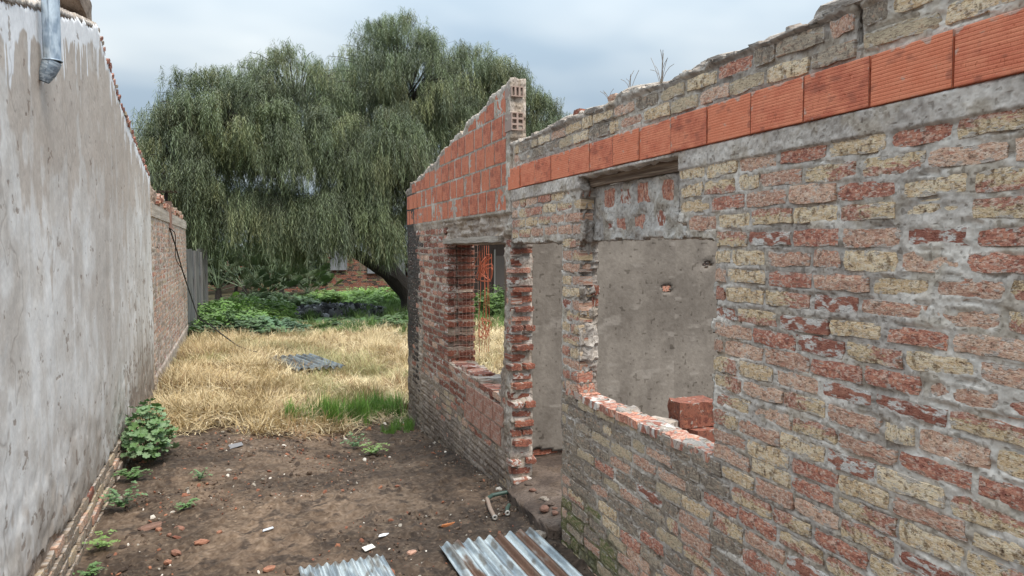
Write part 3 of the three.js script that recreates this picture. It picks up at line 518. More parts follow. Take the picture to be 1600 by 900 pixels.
// ================================================================== walls across the alley
const rakeY = (s) => lerpList([[2, 2.95], [4.57, 3.5], [5.99, 3.84], [7.5, 4.15], [7.74, 4.08], [8.35, 3.92], [8.96, 3.72], [9.7, 3.56], [10.59, 3.37], [11.6, 3.17], [12.3, 3.0]], s);
{
  const A = 2, B = 11.58, HT = 4.6;
  const wall = top('plastered_gable_wall', 'tall stained grey-white plastered gable wall with a chipped base and brick edge', 'wall', [leftX(7), 0, -7]);
  const W = 2048, Hh = 1024, field = new Float32Array(W * Hh);
  const pmap = tex(W, Hh, (i, j) => {
    const s = A + (i / W) * (B - A), y = (j / Hh) * HT - 0.1;
    const warp = fbm(s * 3, y * 1.2, 3, 1001) - 0.5;
    const st = fbm((s + warp * 0.14) * 7, y * 0.55, 4, 1010), st2 = fbm((s + warp * 0.1) * 26, y * 1.3, 3, 1020), big = fbm(s * 0.9, y * 0.7, 4, 1030), mid = fbm(s * 4, y * 4, 4, 1040), fine = fbm(s * 40, y * 40, 3, 1050);
    let c = mix3([190, 183, 176], [204, 199, 193], sm(0.32, 0.68, st * 0.55 + big * 0.45));
    c = mix3(c, [226, 225, 224], sm(0.40, 0.70, st * 0.45 + st2 * 0.15 + mid * 0.4) * (0.45 + 0.35 * sm(0.4, 0.6, big)));          // whitewash left in runs
    c = mix3(c, [229, 229, 228], sm(0.48, 0.68, big * 0.5 + mid * 0.5 + (1 - sm(1.2, 2.8, y)) * 0.07) * 0.55);
    c = mix3(c, [152, 139, 127], sm(0.46, 0.80, fbm(s * 4 + 3, y * 0.7, 5, 1060)) * 0.3);                                            // rain stains
    c = mix3(c, [172, 158, 145], sm(0.3, 0.6, (mid - 0.5) * 1.2 + (st - 0.5) * 1.0 + sm(1.9, 3.3, y) * 0.75) * 0.7);                      // bare brown render the paint never reached
    const top_ = rakeY(s) - y, bw = (s < 7.6 ? 0.26 : 0.16) + (fbm(s * 8, 1, 4, 1070) - 0.5) * 0.22 + sm(0.62, 0.8, fbm(s * 16, 5, 2, 1075)) * 0.25;
    const band = sm(0, 0.03, bw - top_ + (mid - 0.5) * 0.12);
    c = mix3(c, [232, 234, 237], band * 0.9);
    const crack = (1 - sm(0.0, 0.02, Math.abs(fbm(s * 2.2, y * 1.6, 4, 1080) - 0.5))) * sm(0.52, 0.64, fbm(s * 1.1, y * 1.1, 2, 1085));
    c = mix3(c, [112, 102, 94], crack * 0.25);
    const damp = sm(8.2, 10.2, s) * (1 - sm(0.2, 1.5, y + (st - 0.5) * 1.4)); c = mix3(c, [112, 98, 84], damp * 0.62);              // earth splashed on the far foot
    const foot = 1 - sm(0.1, 0.75, y + (mid - 0.5) * 1.1); c = mix3(c, [138, 126, 114], foot * 0.55);
    const chips = sm(0.73, 0.79, fbm(s * 11, y * 14, 5, 1090) + 0.15 * (1 - sm(0.1, 1.1, y)) + 0.13 * sm(8, 9.4, s) * (1 - sm(0.8, 2.6, y)));
    c = mix3(c, [118, 102, 90], chips * 0.55);
    field[j * W + i] = 128 + (fine - 0.5) * 70 + (mid - 0.5) * 80 + band * 30 - chips * 70 - crack * 50 + (st2 - 0.5) * 40;
    const g = (fine - 0.5) * 24; return [c[0] + g, c[1] + g, c[2] + g];
  }, true, false);
  const pbump = tex(W, Hh, (i, j) => field[j * W + i], false, false);
  const bottom = (s) => 0.23 + (fbm(s * 5, 2, 4, 1100) - 0.5) * 0.16 + 0.1 * (1 - sm(5, 6.5, s)) - 0.3 * sm(9.2, 10.4, s);
  const g = wallGeo({ frame: frames.left, s0: A, s1: B, y0: -0.25, y1: 4.3, ds: 0.035, dy: 0.03, solid: (s, y) => y < rakeY(s) - 0.045 + (vn(s * 9, 3, 1110) - 0.5) * 0.05 && y > bottom(s),
    height: (s, y) => (fbm(s * 1.2, y * 1.2, 3, 1120) - 0.5) * 0.03 + (fbm(s * 9, y * 9, 3, 1121) - 0.5) * 0.007 - 0.014 * sm(0.58, 0.66, fbm(s * 6, y * 5, 3, 1122)) * (1 - sm(0.3, 1.2, y)), depth: () => 0.03, color: () => [1, 1, 1], rough: 0.012, nd: 2 });
  { const p = g.attributes.position, u = g.attributes.uv; for (let i = 0; i < p.count; i++) u.setXY(i, (-p.getZ(i) - A) / (B - A), (p.getY(i) + 0.1) / HT); }
  part(wall, 'plaster', g, S({ map: pmap, bumpMap: pbump, bumpScale: 0.004, roughness: 0.92, vertexColors: true }));
  part(wall, 'core', wallGeo({ frame: frames.left, s0: A, s1: B, y0: -0.3, y1: 4.3, ds: 0.06, solid: (s, y) => y < rakeY(s) - 0.04, height: (s, y) => -0.028 + (fbm(s * 12, y * 12, 2, 1130) - 0.5) * 0.008, depth: () => 0.3, color: (s, y) => mix3([0.5, 0.42, 0.37], [0.7, 0.64, 0.58], fbm(s * 9, y * 20, 3, 1131)) }), M.mortar);
  // brick footing under the plaster
  const r = rng(77);
  for (let j = 0; j < 5; j++) for (let s = 4.4 + (j % 2) * 0.13; s < 9.6; s += 0.27) {
    const m = shade(new THREE.Mesh(brickGeo(r() < 0.7 ? 5 : r() < 0.8 ? 1 : 4, Math.floor(r() * 8), Math.floor(r() * 4), 0.1), M.brick)); m.name = 'footing_brick';
    m.position.set(...frames.left.P(s, -0.15 + j * 0.083 + (r() - 0.5) * 0.01, 0.012 + (4 - j) * 0.012 + (r() - 0.5) * 0.016)).sub(wall.position); m.rotation.set(0, frames.left.turn + (r() - 0.5) * 0.06, (r() - 0.5) * 0.05); m.scale.y = 1.12; wall.add(m);
  }
  // brick edge along the raking top
  for (let s = 4.2; s < 11.5; s += 0.1) {
    const up = s < 7.5, y = rakeY(s), slope = Math.atan(up ? 0.2 : -0.27), m = shade(new THREE.Mesh(brickGeo(up ? 7 : r() < 0.4 ? 5 : r() < 0.9 ? 4 : 0, Math.floor(r() * 8), Math.floor(r() * 4), 0.22), M.brick)); m.name = 'coping_brick';
    if (up) continue;
    m.position.set(...frames.left.P(s, y - 0.022 + (r() - 0.5) * 0.02, 0.004 + (r() - 0.5) * 0.024)).sub(wall.position); m.rotation.set(0, frames.left.turn + (r() - 0.5) * 0.2, -slope * 1 + (r() - 0.5) * 0.3); m.scale.set(0.5, 0.5 + r() * 0.5, 1); wall.add(m);
  }
  part(wall, 'ridge_cap', wallGeo({ frame: frames.left, s0: A, s1: 7.6, y0: 2.8, y1: 4.3, ds: 0.05, dy: 0.02, solid: (s, y) => y < rakeY(s) - 0.01 && y > rakeY(s) - 0.06, height: () => 0.004, depth: () => 0.28, color: () => [1, 1, 1], rough: 0.01, nd: 2 }), M.mortar);
  // stone block on the ridge
  const rb = new THREE.BoxGeometry(0.3, 0.2, 0.55, 6, 4, 8); { const p = rb.attributes.position; for (let i = 0; i < p.count; i++) { const a = p.getX(i), b = p.getY(i), c = p.getZ(i); const q = (e) => (fbm(a * 9 + e, (b + c) * 9, 3, 1140) - 0.5) * 0.05; p.setXYZ(i, a + q(0), b + q(4), c + q(8)); } }
  topMesh('ridge_stone', toCreasedNormals(rb, 0.7), S({ map: mortarMap, bumpMap: mortarBump, bumpScale: 0.01, color: lin(0.72, 0.62, 0.55), roughness: 0.95 }), 'weathered brown stone block on the ridge of the plastered gable', 'stone block', [leftX(7.1) - 0.16, 4.2, -7.1]).rotation.x = -0.16;
  // galvanised downpipe with cut elbow
  const pipe = top('downpipe', 'galvanised metal downpipe with a short bent end on the plastered wall', 'pipe', [leftX(5.35) + 0.075, 3.2, -5.35]);
  const zinc = S({ map: tex(128, 256, (i, j) => { const n = fbm(i / 14, j / 16, 4, 1150), f = vn(i / 2, j / 2, 1160); let c = mix3([140, 156, 172], [182, 196, 208], sm(0.35, 0.65, n)); c = mix3(c, [112, 122, 134], sm(0.6, 0.72, fbm(i / 8, j / 26, 3, 1170)) * 0.7); return [c[0] + (f - 0.5) * 16, c[1] + (f - 0.5) * 16, c[2] + (f - 0.5) * 16]; }), roughness: 0.5, metalness: 0.45 });
  const cyl = (r0, r1, h) => new THREE.CylinderGeometry(r0, r1, h, 20, 3, true);
  part(pipe, 'tube', cyl(0.052, 0.05, 1.55).translate(0, 0.775, 0), zinc, [leftX(5.35) + 0.075, 3.32, -5.35]);
  part(pipe, 'seam', new THREE.TorusGeometry(0.054, 0.005, 6, 20).rotateX(Math.PI / 2), zinc, [leftX(5.35) + 0.075, 3.318, -5.35]);
  const el = new THREE.LatheGeometry([[0.053, 0], [0.053, -0.035], [0.046, -0.09], [0.028, -0.14]].map(([a, b]) => new THREE.Vector2(a, b)), 18); el.rotateZ(-0.35);
  part(pipe, 'elbow', el, zinc, [leftX(5.35) + 0.075, 3.318, -5.35]);
}
{
  const wall = top('yard_brick_wall', 'lower bare pinkish brick wall with a concrete capping beam, following the plastered gable', 'brick wall', [leftX(15), 0, -15]);
  const style = (s, y, r) => { const q = r(); return q < 0.5 ? 1 : q < 0.7 ? 7 : q < 0.94 ? 5 : 0; };
  const topE = (s) => 2.8 + lerpList([[11.5, 0.36], [12.2, 0.24], [13.2, 0.16], [15.5, 0.14], [17.6, 0.1], [18.6, 0.02], [19.3, 0]], s) + (fbm(s * 4, 1, 3, 1200) - 0.5) * 0.1;
  const lay = layCourses({ y0: 0.05, y1: 2.58, pitch: 0.084, spans: () => [[11.62, 19.25]], style, seed: 61 });
  const rel = relief(lay, { seed: 71, cover: 0.56 });
  part(wall, 'mortar', wallGeo({ frame: frames.left, s0: 11.58, s1: 19.3, y0: -0.3, y1: 3.3, ds: 0.045, dy: 0.02, solid: (s, y) => y < topE(s), height: (s, y) => y > 2.6 && y < 2.8 ? -0.01 : y >= 2.8 ? -0.02 + (fbm(s * 9, y * 14, 3, 1210) - 0.5) * 0.08 : y < 0.3 ? 0.02 : rel(s, y), depth: () => 0.28, color: (s, y) => { const n = fbm(s * 2, y * 2, 4, 1220); return y > 2.8 ? [0.8, 0.66, 0.58] : y < 0.25 ? [0.95, 0.9, 0.84] : mix3([1.06, 1.0, 0.96], [0.9, 0.83, 0.8], sm(0.35, 0.65, n)); } }), M.mortar);
  addBricks(wall, frames.left, lay.rows.flat(), 60, (b) => 1 / b.s, 'bricks_beyond');
  const r = rng(9);
  const rub = []; for (let k = 0; k < 34; k++) { const s = 11.65 + r() * 6.4, m = new THREE.Mesh(brickGeo([4, 0, 1, 5][k % 4], k % 8, k % 4, 0.12), M.brick); m.position.set(...frames.left.P(s, 2.83 + r() * (topE(s) - 2.83), 0.012 + r() * 0.02)); m.rotation.set(0, frames.left.turn + (r() - 0.5) * 0.6, (r() - 0.5) * 0.5); m.scale.set(0.5 + r() * 0.5, 1.1, 1); rub.push(m); }
  rub.forEach((m) => { m.name = 'broken_brick'; shade(m); m.position.sub(wall.position); wall.add(m); });
  const bg = new THREE.BoxGeometry(0.3, 0.19, 7.7, 1, 2, 60); { const p = bg.attributes.position; for (let i = 0; i < p.count; i++) p.setX(i, p.getX(i) + (fbm(p.getZ(i) * 4, p.getY(i) * 9, 2, 1230) - 0.5) * 0.02); bg.computeVertexNormals(); }
  const beam = part(wall, 'capping_beam', bg, S({ map: mortarMap, color: lin(0.95, 0.92, 0.88), roughness: 0.92 }), [leftX(15.43) - 0.135, 2.7, -15.43]); beam.rotation.y = LEFT_TURN;
  // small sheet-covered flue behind the wall
  const flue = top('flue', 'squat flue under a dark corrugated scrap sheet behind the brick wall top', 'flue', [-1.62, 2.6, -14.6]);
  part(flue, 'stack', new THREE.CylinderGeometry(0.03, 0.035, 0.62, 10), M.dark, [-1.5, 2.84, -14.6]);
  const cg = new THREE.PlaneGeometry(0.36, 0.5, 24, 1).rotateX(-Math.PI / 2); { const p = cg.attributes.position; for (let i = 0; i < p.count; i++) p.setY(i, Math.sin(p.getX(i) * 90) * 0.012); cg.computeVertexNormals(); }
  part(flue, 'sheet', cg, S({ color: lin(0.05, 0.045, 0.045), roughness: 0.7, side: THREE.DoubleSide }), [-1.48, 3.165, -14.6]);
  part(flue, 'brick_foot', new THREE.BoxGeometry(0.2, 0.5, 0.2), S({ color: lin(0.26, 0.16, 0.125), roughness: 0.9 }), [-1.52, 2.74, -14.6]);
  // vertical board fence
  const fence = top('board_fence', 'weathered grey fence of upright boards at the end of the brick wall', 'fence', [-1.6, -0.1, -19.5]);
  const fm = S({ map: tex(128, 256, (i, j) => { const n = fbm(i / 3, j / 60, 4, 1240); return mix3([70, 70, 70], [122, 120, 117], sm(0.3, 0.7, n)); }), roughness: 0.9 });
  const pg = [0, 1].map((k) => { const b = new THREE.BoxGeometry(0.6, 2.2 - k * 0.06, 0.05, 1, 3, 1); return b; });
  for (let k = 0; k < 6; k++) { const t = k / 5.5, x = mix(-1.575, -1.43, t), s = mix(19.6, 23.6, t); const m = part(fence, 'board', pg[k % 2], fm, [x, 1.0 + (r() - 0.5) * 0.08, -s]); m.rotation.y = Math.PI / 2 + 0.35 * (k % 2 ? 1 : -0.6); }
  part(fence, 'rail', new THREE.BoxGeometry(0.05, 0.1, 4.2), fm, [-1.56, 1.4, -21.6]).rotation.y = -0.035;
}

// ================================================================== ground
{
  const xs = [], ss = [];
  const fill = (arr, a, b, st) => { for (let v = a; v < b - 1e-6; v += st) arr.push(v); };
  for (const v of [-300, -160, -80, -40, -20, -10, -6, -4, -3]) xs.push(v); fill(xs, -2, 2.3, 0.022); fill(xs, 2.3, 8, 0.12); for (const v of [8, 9, 10, 12, 14, 17, 20, 26, 34, 50, 80, 160, 300]) xs.push(v);
  for (const v of [-120, -60, -30, -15, -8, -4, -2, 0, 1, 2, 3]) ss.push(v); fill(ss, 3.8, 11, 0.026); fill(ss, 11, 26, 0.12); fill(ss, 26, 46, 0.5); for (const v of [46, 50, 60, 80, 120, 200, 400]) ss.push(v);
  const pos = [], uv = [], col = [], idx = [];
  for (const s of ss) for (const x of xs) {
    const near = s > 3.5 && s < 12 && x > -2 && x < 2.4 ? 1 : 0;
    const lump = near * ((fbm(x * 7, s * 7, 4, 1300) - 0.5) * 0.045 + Math.max(0, fbm(x * 16, s * 16, 3, 1310) - 0.56) * 0.11);
    pos.push(x, groundY(x, s) + lump, -s); uv.push(x / 3, s / 3);
    const n = fbm(x * 1.1, s * 1.1, 4, 1320), f = fbm(x * 6, s * 6, 3, 1325), st = fbm(x * 2.6 + 5, s * 2.6, 4, 1330);
    let c = mix3([0.96, 0.92, 0.88], [1.25, 1.18, 1.1], sm(0.35, 0.65, n));
    c = mix3(c, [0.55, 0.5, 0.46], sm(0.54, 0.68, st) * 0.7);
    const wet = sm(0.9, 1.9, x + (n - 0.5) * 1.2) * sm(0.35, 0.6, f + 0.12); c = mix3(c, [0.56, 0.5, 0.45], wet * 0.75);          // damp earth along the wing
    c = mix3(c, [0.62, 0.56, 0.52], sm(5.9, 5.0, s + (st - 0.5) * 1.6) * sm(0.3, 0.55, f + 0.1) * 0.7);
    const straw = sm(9.3, 10.3, s + (n - 0.5) * 1.4 - sm(0.8, 2, x) * 0.8); c = mix3(c, [1.25, 1.08, 0.72], straw * 0.9);
    const green = sm(22, 27, s + (n - 0.5) * 3); c = mix3(c, [0.55, 0.66, 0.30], green * 0.85);
    col.push(...c);
  }
  const nx = xs.length;
  for (let j = 0; j + 1 < ss.length; j++) for (let i = 0; i + 1 < nx; i++) { const a = j * nx + i, b = a + 1, c = a + nx + 1, d = a + nx; idx.push(a, b, c, a, c, d); }
  const g = new THREE.BufferGeometry(); g.setAttribute('position', new THREE.Float32BufferAttribute(pos, 3)); g.setAttribute('uv', new THREE.Float32BufferAttribute(uv, 2)); g.setAttribute('color', new THREE.Float32BufferAttribute(col, 3)); g.setIndex(idx); g.computeVertexNormals();
  topMesh('ground', g, M.soil, 'bare brown earth of the alley running back into the yard', 'ground', null, null, 'structure');
}
// instanced stuff
const dummy = new THREE.Object3D();
function stuff(parent, name, geo, mat, items, label, category) {
  const m = shade(new THREE.InstancedMesh(geo, mat, items.length)); m.name = parent ? name : numbered(name);
  items.forEach((t, i) => { dummy.position.set(...t.p); dummy.rotation.set(...(t.r ?? [0, 0, 0])); const q = t.k ?? 1; Array.isArray(q) ? dummy.scale.set(...q) : dummy.scale.set(q, q, q); dummy.updateMatrix(); m.setMatrixAt(i, dummy.matrix); m.setColorAt(i, lin(...(t.c ?? [1, 1, 1]))); });
  m.instanceMatrix.needsUpdate = true; info(m, label, category, null, 'stuff'); (parent ?? scene).add(m); return m;
}
const G3 = (pos, idx) => { const g = new THREE.BufferGeometry(); g.setAttribute('position', new THREE.Float32BufferAttribute(pos, 3)); g.setIndex(idx); g.computeVertexNormals(); return g; };
// crumbs of earth, brick and lime
{
  const r = rng(500), items = [];
  const ico = new THREE.IcosahedronGeometry(1, 0);
  for (let k = 0; k < 9000; k++) {
    const s = 4.2 + Math.pow(r(), 0.8) * 6.6, x = -1.35 + r() * 3.4; if (x < leftX(s) + 0.05) continue; if (fbm(x * 1.3, s * 1.3, 3, 505) < 0.34 + 0.22 * r()) continue;
    const big = r(), z = big < 0.93 ? 0.004 + r() * r() * 0.014 : 0.012 + r() * 0.02, q = r();
    const c = q < 0.72 ? mix3([0.05, 0.035, 0.026], [0.15, 0.105, 0.075], r()) : q < 0.90 ? mix3([0.18, 0.07, 0.045], [0.32, 0.14, 0.08], r()) : q < 0.965 ? [0.3, 0.27, 0.23] : [0.62, 0.58, 0.52];
    items.push({ p: [x, groundY(x, s) + 0.004, -s], r: [r() * 6, r() * 6, r() * 6], k: [z * (0.8 + r() * 0.8), z * 0.55, z * (0.8 + r() * 0.6)], c });
  }
  stuff(null, 'earth_crumbs', ico, S({ roughness: 0.95 }), items, 'scattered crumbs of earth, brick and lime on the bare ground', 'crumbs');
}
// ================================================================== grass and weeds
function bladeTuft(seed, n, len, spread, lean, width) {
  const r = rng(seed), pos = [], idx = [];
  for (let k = 0; k < n; k++) {
    const a = r() * 6.28, x = Math.cos(a) * spread * r(), z = Math.sin(a) * spread * r(), b = r() * 6.28, L = len * (0.55 + r() * 0.75), ln = lean * (0.3 + r()), dx = Math.cos(b), dz = Math.sin(b), w = width * (0.6 + r() * 0.7);
    const h1 = L * Math.cos(ln * 0.5) * 0.55, o1 = L * Math.sin(ln * 0.5) * 0.55, h2 = h1 + L * 0.45 * Math.cos(ln * 1.25), o2 = o1 + L * 0.45 * Math.sin(ln * 1.25), v = pos.length / 3;
    pos.push(x - dz * w, -0.02, z + dx * w, x + dz * w, -0.02, z - dx * w, x + dx * o1 - dz * w * 0.8, h1, z + dz * o1 + dx * w * 0.8, x + dx * o1 + dz * w * 0.8, h1, z + dz * o1 - dx * w * 0.8, x + dx * o2, Math.max(0.006, h2), z + dz * o2);
    idx.push(v, v + 1, v + 3, v, v + 3, v + 2, v + 2, v + 3, v + 4);
  }
  return G3(pos, idx);
}
const grassMat = new THREE.MeshPhysicalMaterial({ color: 0xffffff, roughness: 0.85, transmission: 0.25, thickness: 0, side: THREE.DoubleSide });
{
  const tufts = [bladeTuft(1, 34, 0.30, 0.16, 1.5, 0.0042), bladeTuft(2, 34, 0.26, 0.2, 1.7, 0.0042), bladeTuft(3, 30, 0.36, 0.14, 1.35, 0.004)];
  const r = rng(610), lists = [[], [], []];
  const inGrass = (x, s) => {
    if (Math.hypot((x - 0.82) / 0.55, (s - 14.1) / 0.85) < 1) return 0.12;
    if (x < leftX(s) + 0.06 || (s < 10.75 && x > 2.0 && x < 2.5)) return 0;
    if (x < 2.2) { const e = 9.15 + 1.2 * sm(0.5, 1.9, x) + (fbm(x * 2.2, s * 2.2, 3, 620) - 0.5) * 1.5 + 0.3 * sm(0.2, -1.2, x) * 0; if (s < e) return 0; return sm(e, e + 0.7, s); }
    return s > 8.4 ? 1 : 0;
  };
  for (let k = 0; k < 15000; k++) {
    const q = r(), s = 8.6 + Math.pow(q, 1.15) * 13.5, x = (r() < 0.8 ? -1.7 + r() * 4.6 : 2.3 + r() * 5); const d = inGrass(x, s); if (r() > d * (0.35 + 0.9 * sm(0.3, 0.55, fbm(x * 1.4, s * 1.4, 3, 630)))) continue;
    const n = fbm(x * 0.8, s * 0.8, 3, 640), g = sm(0.60, 0.72, fbm(x * 0.9 + 4, s * 0.9, 3, 650)) * 0.8, l = 0.75 + r() * 0.5;
    let c = mix3([0.46, 0.35, 0.18], [0.70, 0.59, 0.37], sm(0.3, 0.7, n * 0.5 + r() * 0.5)); c = mix3(c, [0.20, 0.24, 0.07], g * r()); if (r() < 0.12) c = [0.28, 0.18, 0.09];
    const hgt = (0.34 + 0.5 * sm(0.42, 0.62, fbm(x * 1.8, s * 1.8, 2, 660))) * (s < 10.6 ? 0.75 : 1) * (s > 19 ? 0.7 : 1);
    lists[Math.floor(r() * 3)].push({ p: [x, groundY(x, s) - 0.005, -s], r: [Math.sin(n * 40) * 0.35, r() * 6.28, Math.cos(n * 31) * 0.35], k: [1.25, hgt, 1.25], c: c.map((v) => v * l) });
  }
  lists.forEach((L, i) => stuff(null, 'dry_grass', tufts[i], grassMat, L, 'straw-yellow dry grass covering the yard', 'grass'));
  // fresh green tufts at the edge of the bare earth and along the wing corner
  const gt = [bladeTuft(11, 46, 0.26, 0.1, 0.5, 0.0048), bladeTuft(12, 40, 0.2, 0.13, 0.7, 0.0048)], gl = [[], []];
  const green = (x, s, n, rx, rs, h) => { for (let k = 0; k < n; k++) { const a = r() * 6.28, q = Math.sqrt(r()), xx = x + Math.cos(a) * q * rx, sss = s + Math.sin(a) * q * rs, l = 0.7 + r() * 0.6; gl[k % 2].push({ p: [xx, groundY(xx, sss), -sss], r: [0, r() * 6.28, 0], k: h * (0.7 + r() * 0.6), c: [0.13 * l, 0.26 * l, 0.04 * l] }); } };
  green(0.47, 9.75, 12, 0.15, 0.14, 1.0); green(0.84, 9.85, 16, 0.14, 0.13, 1.25); green(1.2, 10.2, 18, 0.17, 0.16, 1.2); green(1.45, 10.6, 16, 0.2, 0.14, 1.1); green(1.78, 10.8, 18, 0.25, 0.18, 1.15); green(1.72, 9.65, 16, 0.22, 0.2, 0.45); green(1.9, 10.05, 8, 0.12, 0.3, 0.5);
  green(1.15, 13.6, 8, 0.2, 0.35, 0.9); green(2.6, 13, 8, 0.15, 0.3, 0.8); green(3.6, 12.4, 10, 0.4, 0.4, 0.8); green(0.3, 12.2, 4, 0.2, 0.3, 0.7);
  for (let k = 0; k < 700; k++) { const s = 19.5 + r() * 14, x = -1.4 + r() * 9 + (s - 20) * 0.12; if (fbm(x * 0.6, s * 0.5, 3, 670) < 0.47 && s > 22) continue; const l = 0.6 + r() * 0.7; gl[k % 2].push({ p: [x, groundY(x, s), -s], r: [0, r() * 6.28, 0], k: [2.2, 0.9 + r() * 0.8, 2.2], c: [0.11 * l, 0.19 * l, 0.04 * l] }); }
  gl.forEach((L, i) => stuff(null, 'green_grass', gt[i], grassMat, L, 'fresh green grass tufts among the dry grass and far yard', 'grass'));
}
// broad-leaved weeds
function leafGeo(lobes, size, cup) {
  const pos = [0, 0, 0], idx = [], n = lobes * 4;
  for (let k = 0; k <= n; k++) { const a = (k / n) * Math.PI * 1.84 - Math.PI * 0.92, rad = size * (0.86 + 0.14 * Math.cos(k / n * lobes * 2 * Math.PI + Math.PI)) * (0.86 + 0.14 * Math.cos(a)); pos.push(Math.sin(a) * rad, cup * rad * (0.5 + 0.25 * Math.cos(lobes * a)), Math.cos(a) * rad); }
  for (let k = 1; k <= n; k++) idx.push(0, k, k + 1);
  return G3(pos, idx);
}
const leafMat = (c) => new THREE.MeshPhysicalMaterial({ color: lin(...c), roughness: 0.6, transmission: 0.2, thickness: 0, side: THREE.DoubleSide });
const mallowMats = [leafMat([0.14, 0.25, 0.10]), leafMat([0.18, 0.29, 0.14]), leafMat([0.11, 0.21, 0.06]), leafMat([0.21, 0.32, 0.16])];
{
  const r = rng(71), bx = leftX(8.4) + 0.24, bs = 8.35, plant = top('mallow_plant', 'big bushy mallow weed with round green leaves against the foot of the plastered wall', 'plant', [bx, groundY(bx, bs), -bs]);
  const gs = [leafGeo(7, 0.05, 0.45), leafGeo(7, 0.04, 0.3), leafGeo(6, 0.056, 0.55)], stems = [];
  for (let k = 0; k < 250; k++) {
    const a = r() * 6.28, q = Math.pow(r(), 0.5), x = Math.cos(a) * q * 0.25, z = Math.sin(a) * q * 0.48, h = 0.05 + (1 - q * q * 0.75) * 0.62 * (0.35 + 0.65 * r()) + (r() < 0.1 ? 0.06 : 0);
    if (bx + x < leftX(bs - z) + 0.03) continue;
    const m = shade(new THREE.Mesh(gs[k % 3], mallowMats[Math.floor(r() * 4)])); m.name = 'leaf'; m.position.set(x, h, z); m.rotation.set((r() - 0.5) * 1.0 + (z * 0.9), r() * 6.28, (r() - 0.5) * 1.0 - x * 0.8); const sc = 0.7 + r() * 0.65; m.scale.set(sc, sc, sc); plant.add(m);
    if (k % 3 === 0) stems.push(new THREE.TubeGeometry(new THREE.QuadraticBezierCurve3(new THREE.Vector3(x * 0.2, -0.02, z * 0.2), new THREE.Vector3(x * 0.4, h * 0.7, z * 0.4), new THREE.Vector3(x, h, z)), 4, 0.003, 4));
  }
  const st = shade(new THREE.Mesh(mergeGeometries(stems), leafMat([0.1, 0.16, 0.06]))); st.name = 'stem'; plant.add(st);
}
function featherWeed(seed, n, rad, hgt, size) {
  const r = rng(seed), gs = [];
  for (let k = 0; k < n; k++) {
    const a = r() * 6.28, L = rad * (0.5 + r() * 0.7), up = hgt * (0.4 + r());
    for (let i = 1; i <= 6; i++) for (const sd of [-1, 1]) { const t = i / 6, g = leafGeo(3, size * (1.15 - t * 0.5), 0.2); g.rotateX((r() - 0.5) * 0.9); g.rotateY(a + sd * 1.0); g.translate(Math.sin(a) * L * t, up * Math.sin(t * 2.2) + 0.012, Math.cos(a) * L * t); g.translate(Math.cos(a) * sd * size * 0.5, 0, -Math.sin(a) * sd * size * 0.5); gs.push(g); }
  }
  return mergeGeometries(gs);
}
{
  const w = [[featherWeed(1, 13, 0.15, 0.13, 0.022), mallowMats[0]], [featherWeed(2, 9, 0.14, 0.07, 0.02), leafMat([0.2, 0.32, 0.08])], [featherWeed(3, 11, 0.1, 0.05, 0.018), mallowMats[2]]];
  const put = (v, x, s, k, label) => { const m = topMesh('small_weed', w[v][0], w[v][1], label, 'plant', [x, groundY(x, s) + 0.012, -s], 'small weeds on the bare earth'); m.scale.set(k, k, k); m.rotation.y = x * 9 + s; };
  put(0, leftX(6.75) + 0.2, 6.78, 1.15, 'leafy green weed tuft at the brick footing between the mallow and a smaller weed');
  put(1, leftX(6.0) + 0.17, 5.98, 0.95, 'flat pale green weed hugging the brick footing below the downpipe');
  put(2, leftX(5.5) + 0.16, 5.48, 1.0, 'tiny weed at the chipped end of the brick footing');
  put(0, -0.52, 7.35, 0.62, 'small grey-green weed alone on open earth, beyond the brick chips'); put(2, -0.58, 6.56, 0.95, 'bright little weed beside the scattered red brick chips');
  put(0, 1.05, 8.55, 0.95, 'weed clump on dark earth beside the gabled wing'); put(1, 1.2, 8.15, 1.2, 'low spreading green weed on damp earth near the gabled wing'); put(2, leftX(7.6) + 0.18, 7.55, 1.4, 'flat green weed under the edge of the mallow');
}
